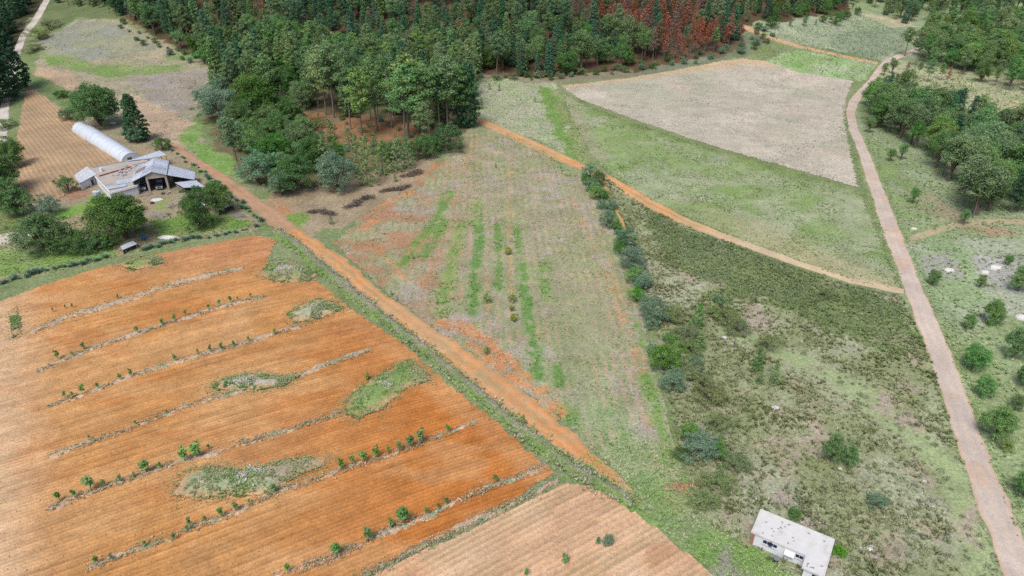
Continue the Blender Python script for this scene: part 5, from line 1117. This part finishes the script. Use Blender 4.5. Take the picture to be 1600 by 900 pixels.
# local frame: x along, y backwards (front is -y)
out = [(0, 0), (Lh, 0), (Lh, -De), (x1, -De), (x1, -Dm), (0, -Dm)][::-1]
inn = [(.35, -.3), (Lh - .3, -.3), (Lh - .3, -De + .35), (x1 + .35, -De + .35), (x1 + .35, -Dm + .22), (.35, -Dm + .22)][::-1]
rf = MB().prism(out, HH - .18, HH).build('roof', M_CONC, hr)
pr = MB()
for a_, b_ in zip(out, out[1:] + out[:1]):
    d_ = Vector((b_[0] - a_[0], b_[1] - a_[1], 0)); n_ = Vector((-d_.y, d_.x, 0)).normalized(); c_ = Vector(((a_[0] + b_[0]) / 2, (a_[1] + b_[1]) / 2, HH + .05)) + n_ * .09
    pr.box(c_, (d_.length - .2, .14, .10), math.atan2(d_.y, d_.x))
pr.build('roof_edge', M_CONC, rf)
st = MB(); rr_ = random.Random(4)
for k in range(16): st.box((rr_.uniform(.6, Lh - .6), rr_.uniform(-Dm + .5, -.5), HH + .03), (rr_.uniform(.15, .4), rr_.uniform(.08, .2), .06), rr_.uniform(0, 3))
for k in range(5): st.box((rr_.uniform(x1 + .6, Lh - .6), rr_.uniform(-De + .6, -Dm), HH + .03), (rr_.uniform(.15, .4), rr_.uniform(.08, .2), .06), rr_.uniform(0, 3))
st.build('roof_rubble', plain('roof_rubble', '#8c8a88', .95, .2, 2.0), rf)
MB().prism(inn, -.4, HH - .185).build('wall', M_BLUEW, hr)
MB().box((.42, -Dm + .18, HH / 2 - .3), (.45, .16, HH - .3)).build('corner_pillar', M_BRICK, hr)
fy = -Dm + .22
for k, (c_, w_) in enumerate(((.27, 1.25), (.385, 1.15), (.86, 1.15))):
    wx = x1 * c_ + .4; wn_ = MB().box((wx, fy - .02, HH - .95), (w_ + .16, .12, .8)).build('window', M_WHITE, hr)
    MB().box((wx - w_ / 4, fy - .075, HH - .95), (w_ / 2 - .05, .05, .64)).build('pane', M_GLASS, wn_); MB().box((wx + w_ / 4, fy - .075, HH - .95), (w_ / 2 - .05, .05, .64)).build('pane', M_GLASS, wn_)
    MB().box((wx, fy - .10, HH - 1.4), (w_ + .3, .24, .08)).build('sill', M_CONC, wn_)
dx = x1 * .70 + .3
dr = MB().box((dx, fy - .04, 1.0), (1.15, .12, 2.1)).build('door', M_WHITE, hr)
MB().box((dx + .4, fy - .13, 1.0), (.06, .06, .18)).build('handle', M_STEEL, dr)
MB().sheet([(dx - .75, fy + .02, 2.35), (dx + .75, fy + .02, 2.35), (dx + .75, fy - 1.0, 2.2), (dx - .75, fy - 1.0, 2.2)], .07).build('door_canopy', M_WHITE, hr)
MB().box((dx, fy - .5, .02), (2.0, 1.0, .12)).build('doorstep', M_CONC, hr)
wn_ = MB().box((Lh - 1.2, -De + .33, HH - 1.0), (1.0, .12, .9)).build('window', M_WHITE, hr); MB().box((Lh - 1.2, -De + .26, HH - 1.0), (.82, .05, .72)).build('pane', M_GLASS, wn_)
MB().box((Lh / 2, -Dm - .25, -.02), (Lh, .8, .1)).build('plinth', plain('bare_plinth', '#9a8672', .95, .2, 2.0), hr)
v_ = p3(1212, 877); bk = root('bucket', v_, 'dark bucket standing on the grass before the house', 'bucket'); MB().tube((0, 0, 0), (0, 0, .7), .38, .45, 14).build('body', plain('dark_plastic', '#3a4660', .5), bk); MB().tube((0, 0, .64), (0, 0, .74), .48, .48, 14).build('rim', M_STEEL, bk)

# ------------------------------------------------------------------ the farm
def wp(px, py, h=0.0): return p3(px, py, h)
fz = float(hgt(*un(200, 285)[0]))
# tunnel greenhouse
a, b = wp(128, 203), wp(206, 251); ax = dirv(a, b); nx = Vector((-ax.y, ax.x, 0)); Lg = (b - a).length; Rg = 3.7
gh = root('tunnel_greenhouse', a, 'long white plastic tunnel greenhouse beside the furrowed plot', 'greenhouse', None, math.atan2(ax.y, ax.x))
V = []; F = []; ns, na = 26, 14
for i in range(ns + 1):
    x_ = Lg * i / ns; sag = 1 - .02 * (.5 - .5 * math.cos(2 * math.pi * i / ns * 13))
    for k in range(na + 1): t_ = math.pi * k / na; V.append((x_, math.cos(t_) * Rg * sag, math.sin(t_) * Rg * .95 * sag))
for i in range(ns):
    for k in range(na): q_ = i * (na + 1) + k; F.append((q_, q_ + 1, q_ + na + 2, q_ + na + 1))
ob('film_cover', mesh_py('film_cover', V, F, M_PLAST, True), gh)
for x_ in (0.02, Lg - .02):
    pts_ = [(x_, math.cos(math.pi * k / na) * Rg * .98, math.sin(math.pi * k / na) * Rg * .93) for k in range(na + 1)]
    e_ = MB().add(pts_, [list(range(na + 1))]).build('end_wall', M_PLAST, gh)
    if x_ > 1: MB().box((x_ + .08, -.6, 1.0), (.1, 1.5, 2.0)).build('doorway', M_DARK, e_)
for i in range(0, 14):
    hp_ = MB(); x_ = Lg * i / 13
    for k in range(na): t0, t1 = math.pi * k / na, math.pi * (k + 1) / na; hp_.tube((x_, math.cos(t0) * Rg * 1.01, math.sin(t0) * Rg * .96), (x_, math.cos(t1) * Rg * 1.01, math.sin(t1) * Rg * .96), .025, n=4)
    hp_.build('hoop', M_PLAST, gh)
# concrete-roofed block
def quad(pxs, h): return [wp(x_, y_, h) for x_, y_ in pxs]
def block(name, pxs, h, mroof, mwall, label, t=.22, over=.25, cat='shed'):
    q_ = quad(pxs, h); c_ = sum(q_, Vector()) / len(q_); z0 = c_.z - h
    o = root(name, (c_.x, c_.y, z0), label, cat); pts_ = [(p_.x - c_.x, p_.y - c_.y) for p_ in q_]
    MB().prism(pts_, h - t, h).build('roof', mroof, o)
    n_ = len(pts_); ins = [(x_ * (1 - over / max(1, math.hypot(x_, y_)) * 1.4), y_ * (1 - over / max(1, math.hypot(x_, y_)) * 1.4)) for x_, y_ in pts_]
    for i in range(n_):
        a_, b_ = Vector((*ins[i], 0)), Vector((*ins[(i + 1) % n_], 0)); d_ = b_ - a_
        MB().box(((a_ + b_) / 2) + Vector((0, 0, (h - t) / 2 - .15)), (d_.length + .1 * (i % 2), .18, h - t + .28), math.atan2(d_.y, d_.x)).build('wall', mwall, o)
    return o, c_, pts_
o, c_, pp = block('concrete_roofed_block', [(142,262),(205,250),(232,248),(214,291),(172,303),(148,277)], 3.0, M_SLAB, M_BLUEW, 'low farm block with stained flat concrete roof beside the greenhouse', cat='farm building')
a, b = wp(155, 276, 3.02) - Vector((c_.x, c_.y, c_.z - 3)), wp(205, 261, 3.02) - Vector((c_.x, c_.y, c_.z - 3)); d_ = b - a
MB().box((a + b) / 2 + Vector((0, 0, .2)), (d_.length, .35, .4), math.atan2(d_.y, d_.x)).build('parapet', M_RED, o)
a = wp(203, 262, 3.0) - Vector((c_.x, c_.y, c_.z - 3)); jk = MB(); rr_ = random.Random(9)
for k in range(34): jk.box((rr_.uniform(-2.2, 1.6) + a.x, rr_.uniform(-9, 2) + a.y, 3.0 + rr_.uniform(.05, .4)), (rr_.uniform(.3, 1.2), rr_.uniform(.2, .7), rr_.uniform(.1, .6)), rr_.uniform(0, 3))
jk.build('roof_clutter', plain('mixed_scrap', '#b9b6b4', .8, .3, 3.0), o)
a = wp(159, 268, 3.0) - Vector((c_.x, c_.y, c_.z - 3)); MB().tube(a, a + Vector((0, 0, 1.3)), .55, .5, 12).build('water_tank', M_WHITE, o)
for a_, b_, m_ in (((148.5, 277.5), (172.5, 302), M_WHITE), ((173, 302), (213, 290.5), M_BLUEW), ((143, 262.5), (204, 251), M_SLAB)):
    a = wp(*a_, 3.0) - Vector((c_.x, c_.y, c_.z - 3)); b = wp(*b_, 3.0) - Vector((c_.x, c_.y, c_.z - 3)); d_ = b - a
    MB().box((a + b) / 2 * .985 + Vector((0, 0, 3.16 - (a.z + b.z) / 2 * .985)), (d_.length * .96, .3, .36), math.atan2(d_.y, d_.x)).build('parapet', m_, o)
for px, py, w_, l_, m_ in ((196, 283, 5.5, 4.0, M_TIN), (182, 292, 6.0, 2.6, M_TIN), (216, 254, 5.0, 3.2, M_SLAB)):
    a = wp(px, py, 3.0) - Vector((c_.x, c_.y, c_.z - 3)); MB().box((a.x, a.y, 3.1 + rr_.uniform(0, .15)), (w_, l_, .07), math.atan2(d_.y, d_.x) + rr_.uniform(-.1, .1)).build('roof_sheet', m_, o)
# gabled vehicle shed
S0, S1 = wp(212, 302), wp(265, 296)                     # front line on the ground
fu = dirv(S0, S1); fb = Vector((-fu.y, fu.x, 0)); Wd = (S1 - S0).length
fb = fb if fb.y > 0 else -fb; Dp = 14.0; sh = root('vehicle_shed', S0, 'gabled grey metal vehicle shed with two open dark bays', 'shed', None, math.atan2(fu.y, fu.x))
eL, eR, rid = 4.0, 5.3, 6.9; rx_ = Wd * .62; fl = fb.dot(Vector((-fu.y, fu.x, 0)))  # local +y = backwards
MB().sheet([(-.4, -.6, eL), (rx_, -.6, rid), (rx_, Dp, rid), (-.4, Dp, eL)], .08).build('roof', M_TIN, sh)
MB().sheet([(rx_ + .03, -.6, rid), (Wd + .3, -.6, eR), (Wd + .3, Dp, eR), (rx_ + .03, Dp, rid)], .08).build('roof', M_TIN, sh)
MB().box((0.05, Dp / 2, eL / 2 - .1), (.2, Dp - .4, eL - .25)).build('wall', M_BLUEW, sh); MB().box((Wd, Dp / 2, eR / 2 - .1), (.2, Dp - .4, eR - .25)).build('wall', M_SLAB, sh)
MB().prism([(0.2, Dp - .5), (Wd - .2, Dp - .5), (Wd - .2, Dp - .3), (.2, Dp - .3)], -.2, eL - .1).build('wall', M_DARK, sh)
mid = Wd * .42
MB().box((mid, .15, 2.6), (.6, .4, 5.3)).build('post', M_SLAB, sh); MB().box((Wd - .25, .15, 2.5), (.6, .4, 5.1)).build('post', M_SLAB, sh)
MB().box((mid, 3.8, 1.7), (.22, 6.8, 3.5)).build('wall', M_SLAB, sh)
gv = [(mid, 0, 4.4), (Wd - .2, 0, 4.4), (Wd - .2, 0, eR - .08), (rx_, 0, rid - .1), (mid, 0, eL + (rid - eL) * (mid + .4) / (rx_ + .4) - .12)]
MB().add([Vector(p_) for p_ in gv] + [Vector(p_) + Vector((0, .18, 0)) for p_ in gv], [[0, 1, 2, 3, 4], [9, 8, 7, 6, 5]] + [[i, i + 5, (i + 1) % 5 + 5, (i + 1) % 5] for i in range(5)]).build('gable', M_SLAB, sh)
# lean-to beside it
lt = root('lean_to', S1, 'sloping metal lean-to roof on the lane side of the vehicle shed', 'shed', None, math.atan2(fu.y, fu.x))
MB().sheet([(.4, .2, 5.0), (8.5, -1.2, 2.8), (8.5, 6.5, 2.8), (.4, 10.5, 5.0)], .08).build('roof', M_TIN, lt)
for x_, y_ in ((7.7, -.9), (7.7, 6.2), (4.0, -.2)): MB().box((x_, y_, 1.3), (.16, .16, 2.8)).build('post', M_PLANK, lt)
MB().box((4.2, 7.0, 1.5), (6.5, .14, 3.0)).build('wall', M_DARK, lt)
# patched roof: odd sheets laid over the old ones
M_RUST = plain('rusty_sheet', '#a08a80', .7, .2, 1.2, '#7c5c4c', .6, .2, wave=3.2); M_TIN2 = plain('dull_sheet', '#b4bccb', .55, .12, .9, '#949cac', .5, .1, wave=3.2); M_TIN3 = plain('newer_sheet', '#e4eaf4', .4, .08, .9, '#c0c8d6', .4, .1, wave=3.2)
for j, (f0, f1, y0, y1, m_) in enumerate(((.0, .45, -.65, 3.0, M_TIN3), (.5, .98, 2.0, 6.0, M_TIN2), (.1, .6, 6.5, 10.0, M_RUST), (.55, .97, 8.5, 12.5, M_TIN3), (.0, .3, 10.5, 13.6, M_TIN2))):
    xa, xb = -.4 + f0 * (rx_ + .4), -.4 + f1 * (rx_ + .4); za, zb = eL + (rid - eL) * f0, eL + (rid - eL) * f1
    MB().sheet([(xa, y0, za + .09), (xb, y0, zb + .09), (xb, y1, zb + .09), (xa, y1, za + .09)], .05).build('roof_sheet', m_, sh)
for j, (f0, f1, y0, y1, m_) in enumerate(((.05, .9, 3.0, 5.5, M_TIN2), (.1, .95, 8.0, 11.0, M_TIN3))):
    xa, xb = rx_ + f0 * (Wd + .3 - rx_), rx_ + f1 * (Wd + .3 - rx_); za, zb = rid + (eR - rid) * f0, rid + (eR - rid) * f1
    MB().sheet([(xa, y0, za + .09), (xb, y0, zb + .09), (xb, y1, zb + .09), (xa, y1, za + .09)], .05).build('roof_sheet', m_, sh)
# metal lean-to behind
q_ = [wp(198, 252, 3.3), wp(250, 235.5, 4.2), wp(260, 242.5, 4.0), wp(232, 248, 3.3)]; c_ = sum(q_, Vector()) / 4
o = root('rear_canopy', (c_.x, c_.y, c_.z - 3.7), 'long sloping metal canopy behind the concrete-roofed block', 'shed'); rel = [p_ - Vector((c_.x, c_.y, c_.z - 3.7)) for p_ in q_]
MB().sheet(rel, .08).build('roof', M_TIN, o)
for p_ in rel: MB().box(((p_.x * .95), (p_.y * .95), p_.z / 2 - .15), (.16, .16, p_.z - .1)).build('post', M_PLANK, o)
# white-roofed shed
q_ = [wp(116, 274, 2.7), wp(136, 260, 3.1), wp(151, 272.5, 3.1), wp(124, 287, 2.7)]; c_ = sum(q_, Vector()) / 4; zb = float(hgt(c_.x, c_.y))
o = root('white_roofed_shed', (c_.x, c_.y, zb), 'small shed with a bright white sheet roof by the furrowed plot', 'shed'); rel = [p_ - Vector((c_.x, c_.y, zb)) for p_ in q_]
MB().sheet(rel, .08).build('roof', M_TINW, o)
ins = [Vector((p_.x * .86, p_.y * .86, p_.z)) for p_ in rel]
for i in range(4):
    a_, b_ = ins[i], ins[(i + 1) % 4]; d_ = b_ - a_; zt = min(a_.z, b_.z) - .1; MB().box((*(((a_ + b_) / 2).xy), zt / 2 - .15), (Vector((d_.x, d_.y)).length, .15, zt + .2), math.atan2(d_.y, d_.x)).build('wall', M_BLUEW, o)
a_, b_ = ins[2], ins[3]; d_ = b_ - a_; m_ = a_ + d_ * .3; n_ = Vector((d_.y, -d_.x, 0)).normalized(); n_ = n_ if n_.y < 0 else -n_
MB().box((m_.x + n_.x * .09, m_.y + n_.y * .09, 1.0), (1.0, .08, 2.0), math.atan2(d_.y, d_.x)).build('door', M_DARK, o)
# small open shed by the lane
def tin_shed(name, pxs, hs, lab, wall=None, mat=None):
    q_ = [wp(x_, y_, h_) for (x_, y_), h_ in zip(pxs, hs)]; c_ = sum(q_, Vector()) / 4; zb = float(hgt(c_.x, c_.y)); o = root(name, (c_.x, c_.y, zb), lab, 'shed'); rel = [p_ - Vector((c_.x, c_.y, zb)) for p_ in q_]
    MB().sheet(rel, .07).build('roof', mat or M_TIN, o)
    for p_ in rel: MB().box((p_.x * .92, p_.y * .92, p_.z / 2 - .2), (.14, .14, p_.z)).build('post', M_PLANK, o)
    for i in (0, 1, 3) if wall is None else wall:
        a_, b_ = rel[i] * .92, rel[(i + 1) % 4] * .92; d_ = b_ - a_; zt = min(a_.z, b_.z) * .9; MB().box((*(((a_ + b_) / 2).xy), zt * .45), (Vector((d_.x, d_.y)).length, .08, zt * .9), math.atan2(d_.y, d_.x)).build('wall', M_PLANK, o)
    return o
tin_shed('tin_shed', [(273,285.5),(306,281.5),(320,292),(287,293.5)], [2.6, 2.6, 2.3, 2.3], 'small tin-roofed shed between vehicle shed and lane')
tin_shed('tin_shed', [(188,385),(208,376),(214,381.5),(191,391)], [1.6, 1.6, 1.4, 1.4], 'tiny low tin-roofed coop at the edge of the orange field')
tin_shed('netting_shed', [(330,318),(352,310),(366,320),(340,329)], [2.2, 2.2, 1.9, 1.9], 'low grey sheet-roofed pen behind the farmyard trees', None, plain('grey_sheeting', '#9a9298', .9, .15, .8))
# tarpaulin heap, tank, barrel, trough, rubble
def heap(px, py, rx_, ry_, h_, mat, name, lab, cat, seed):
    r_ = np.random.default_rng(seed); v_ = p3(px, py); V = [(0, 0, h_)]; F = []; n_ = 12
    for j, (f_, hh) in enumerate(((.35, .92), (.7, .6), (1.0, -.05))):
        for k in range(n_): t_ = 2 * math.pi * k / n_; g_ = r_.uniform(.8, 1.2); V.append((math.cos(t_) * rx_ * f_ * g_, math.sin(t_) * ry_ * f_ * g_, h_ * hh * r_.uniform(.7, 1.25) if hh > 0 else -.05))
    F += [(0, 1 + k, 1 + (k + 1) % n_) for k in range(n_)]
    for j in range(2): F += [(1 + j * n_ + k, 1 + j * n_ + n_ + k, 1 + j * n_ + n_ + (k + 1) % n_, 1 + j * n_ + (k + 1) % n_) for k in range(n_)]
    return tag(ob(name, mesh_py(name, V, F, mat), None, v_), lab, cat)
heap(317, 318, 2.6, 1.6, 1.8, plain('blue_white_tarp', '#dfe8f4', .5, .08, .8, '#93b4da', .7), 'tarpaulin_heap', 'crumpled white and blue tarpaulin between the farmyard trees', 'tarpaulin', 3)
heap(262, 371, 3.2, 1.3, .5, M_CONC, 'concrete_rubble', 'pale slab of broken concrete at the field edge', 'rubble', 4)
heap(248, 336, 4.0, 1.5, 1.0, plain('scrap', '#8c8880', .9, .35, 2.5), 'scrap_heap', 'grey scrap heap on the grass before the vehicle shed', 'scrap heap', 5)
heap(375, 339, 2.2, 1.3, 1.0, plain('scrap_dark', '#7d7a78', .9, .35, 2.5), 'stone_pile', 'dark stone pile at the end of the farmyard grass', 'stone pile', 6)
heap(176, 193, 1.6, 1.0, .9, plain('pale_sheet', '#cfd8e0', .6, .2, 1.5), 'covered_heap', 'pale sheet covering a heap under the round oak', 'heap', 7)
v_ = p3(153, 307); tk = root('water_tank', v_, 'pale blue water tank in front of the concrete-roofed block', 'tank'); m_ = plain('tank_plastic', '#b8cdd6', .5, .06)
MB().tube((0, 0, 0), (0, 0, 1.9), 1.25, 1.25, 18).tube((0, 0, 1.9), (0, 0, 2.3), 1.25, .5, 18).build('body', m_, tk); MB().tube((0, 0, 2.28), (0, 0, 2.45), .45, .42, 14).build('lid', M_STEEL, tk)
v_ = p3(225, 374); br_ = root('barrel', v_, 'blue plastic barrel at the field edge behind the tin coop', 'barrel'); m_ = plain('blue_plastic', '#2f6fc4', .45, .06)
MB().tube((0, 0, 0), (0, 0, .55), .55, .65, 16).tube((0, 0, .55), (0, 0, 1.1), .65, .55, 16).build('body', m_, br_); MB().tube((0, 0, 1.09), (0, 0, 1.16), .5, .5, 16).build('lid', m_, br_)
heap(245, 312, 2.2, 1.6, .25, M_CONC, 'concrete_apron', 'pale concrete pad before the left bay of the vehicle shed', 'concrete pad', 8)
# two vehicles in the bays
def car(loc, rz, paint, lab):
    o = root('parked_car', loc, lab, 'car', None, rz); L2, W2 = 2.1, .85
    prof = [(-L2, .35), (-L2, .85), (-L2 + .15, .98), (-.9, 1.05), (-.35, 1.55), (1.2, 1.58), (1.75, 1.1), (L2, 1.0), (L2, .35)]
    n_ = len(prof); V = [(x_, -W2 * (1 if z_ < 1.2 else .84), z_) for x_, z_ in prof] + [(x_, W2 * (1 if z_ < 1.2 else .84), z_) for x_, z_ in prof]
    MB().add(V, [list(range(n_))[::-1], list(range(n_, 2 * n_))] + [[i, (i + 1) % n_, (i + 1) % n_ + n_, i + n_] for i in range(n_)]).build('body', paint, o)
    MB().add([(-.86, -.66, 1.10), (-.86, .66, 1.10), (-.40, .60, 1.50), (-.40, -.60, 1.50)], [[0, 1, 2, 3]]).build('windscreen', M_GLASS, o).location.x = -.03
    MB().box((-L2 - .04, 0, .5), (.16, 1.6, .22)).build('bumper', M_STEEL, o)
    for s_ in (-1, 1):
        MB().tube((-L2 - .05, s_ * .58, .78), (-L2 + .1, s_ * .58, .78), .13, .13, 10).build('headlight', M_WHITE, o)
        for x_ in (-1.3, 1.3):
            w_ = MB().tube((x_, s_ * .70, .34), (x_, s_ * .90, .34), .34, .34, 14).build('wheel', plain('tyre', '#2c2c2e', .9), o); MB().tube((x_, s_ * .895, .34), (x_, s_ * .915, .34), .2, .2, 10).build('rim', M_STEEL, w_)
    o.scale = (1.35, 1.35, 1.35); return o
def inshed(x_, y_): p_ = S0 + fu * x_ + Vector((-fu.y, fu.x, 0)) * y_; return Vector((p_.x, p_.y, float(hgt(p_.x, p_.y)) + .05))
rz_ = math.atan2(fu.y, fu.x) + math.pi / 2
car(inshed(Wd * .71, 3.0), rz_, plain('dark_car_paint', '#39404c', .3, .05), 'dark car parked in the right bay of the vehicle shed')
car(inshed(Wd * .21, 3.6), rz_, plain('grey_car_paint', '#6b7078', .35, .05), 'grey car parked in the left bay of the vehicle shed')
# fence posts along the lane and drive
for i, (px, py) in enumerate(((21, 378), (268, 240), (300, 262), (335, 290), (372, 322), (410, 352), (440, 362))):
    MB().tube((0, 0, -.3), (0, 0, 1.6), .09, .07, 7).build('fence_post', M_PLANK, None, p3(px, py)); tag(bpy.context.scene.collection.objects[-1], f'weathered wooden fence post, {nth(i)} from left around the farmyard', 'post', 'fence posts around the farmyard')


# yard clutter
for i, (px, py, lab) in enumerate(((262, 301, 'board pile beside the right bay of the vehicle shed'), (228, 305, 'board pile before the left bay of the vehicle shed'), (134, 292, 'board pile beside the white-roofed shed'), (270, 322, 'board pile on the yard below the tin shed'))):
    o = root('board_pile', p3(px, py), lab, 'boards', None, PR.uniform(0, 3)); 
    for k in range(7): MB().box((PR.uniform(-.3, .3), -.9 + .3 * k, .12 + .12 * (k % 3)), (PR.uniform(2.4, 4.0), .26, .1), PR.uniform(-.12, .12)).build('board', M_PLANK if k % 2 else M_SLAB, o)
for i, (px, py, lab) in enumerate(((255, 303, 'old tyre lying before the right bay'), (238, 318, 'old tyre lying on the yard by the big farm tree'), (283, 300, 'old tyre lying beside the small tin shed'))):
    m = MB(); 
    for k in range(12): t0, t1 = 2 * math.pi * k / 12, 2 * math.pi * (k + 1) / 12; m.tube((math.cos(t0) * .5, math.sin(t0) * .5, .2), (math.cos(t1) * .5, math.sin(t1) * .5, .2), .2, n=6)
    tag(m.build('old_tyre', plain('old_rubber', '#3c3c3e', .9), None, p3(px, py)), lab, 'tyre')
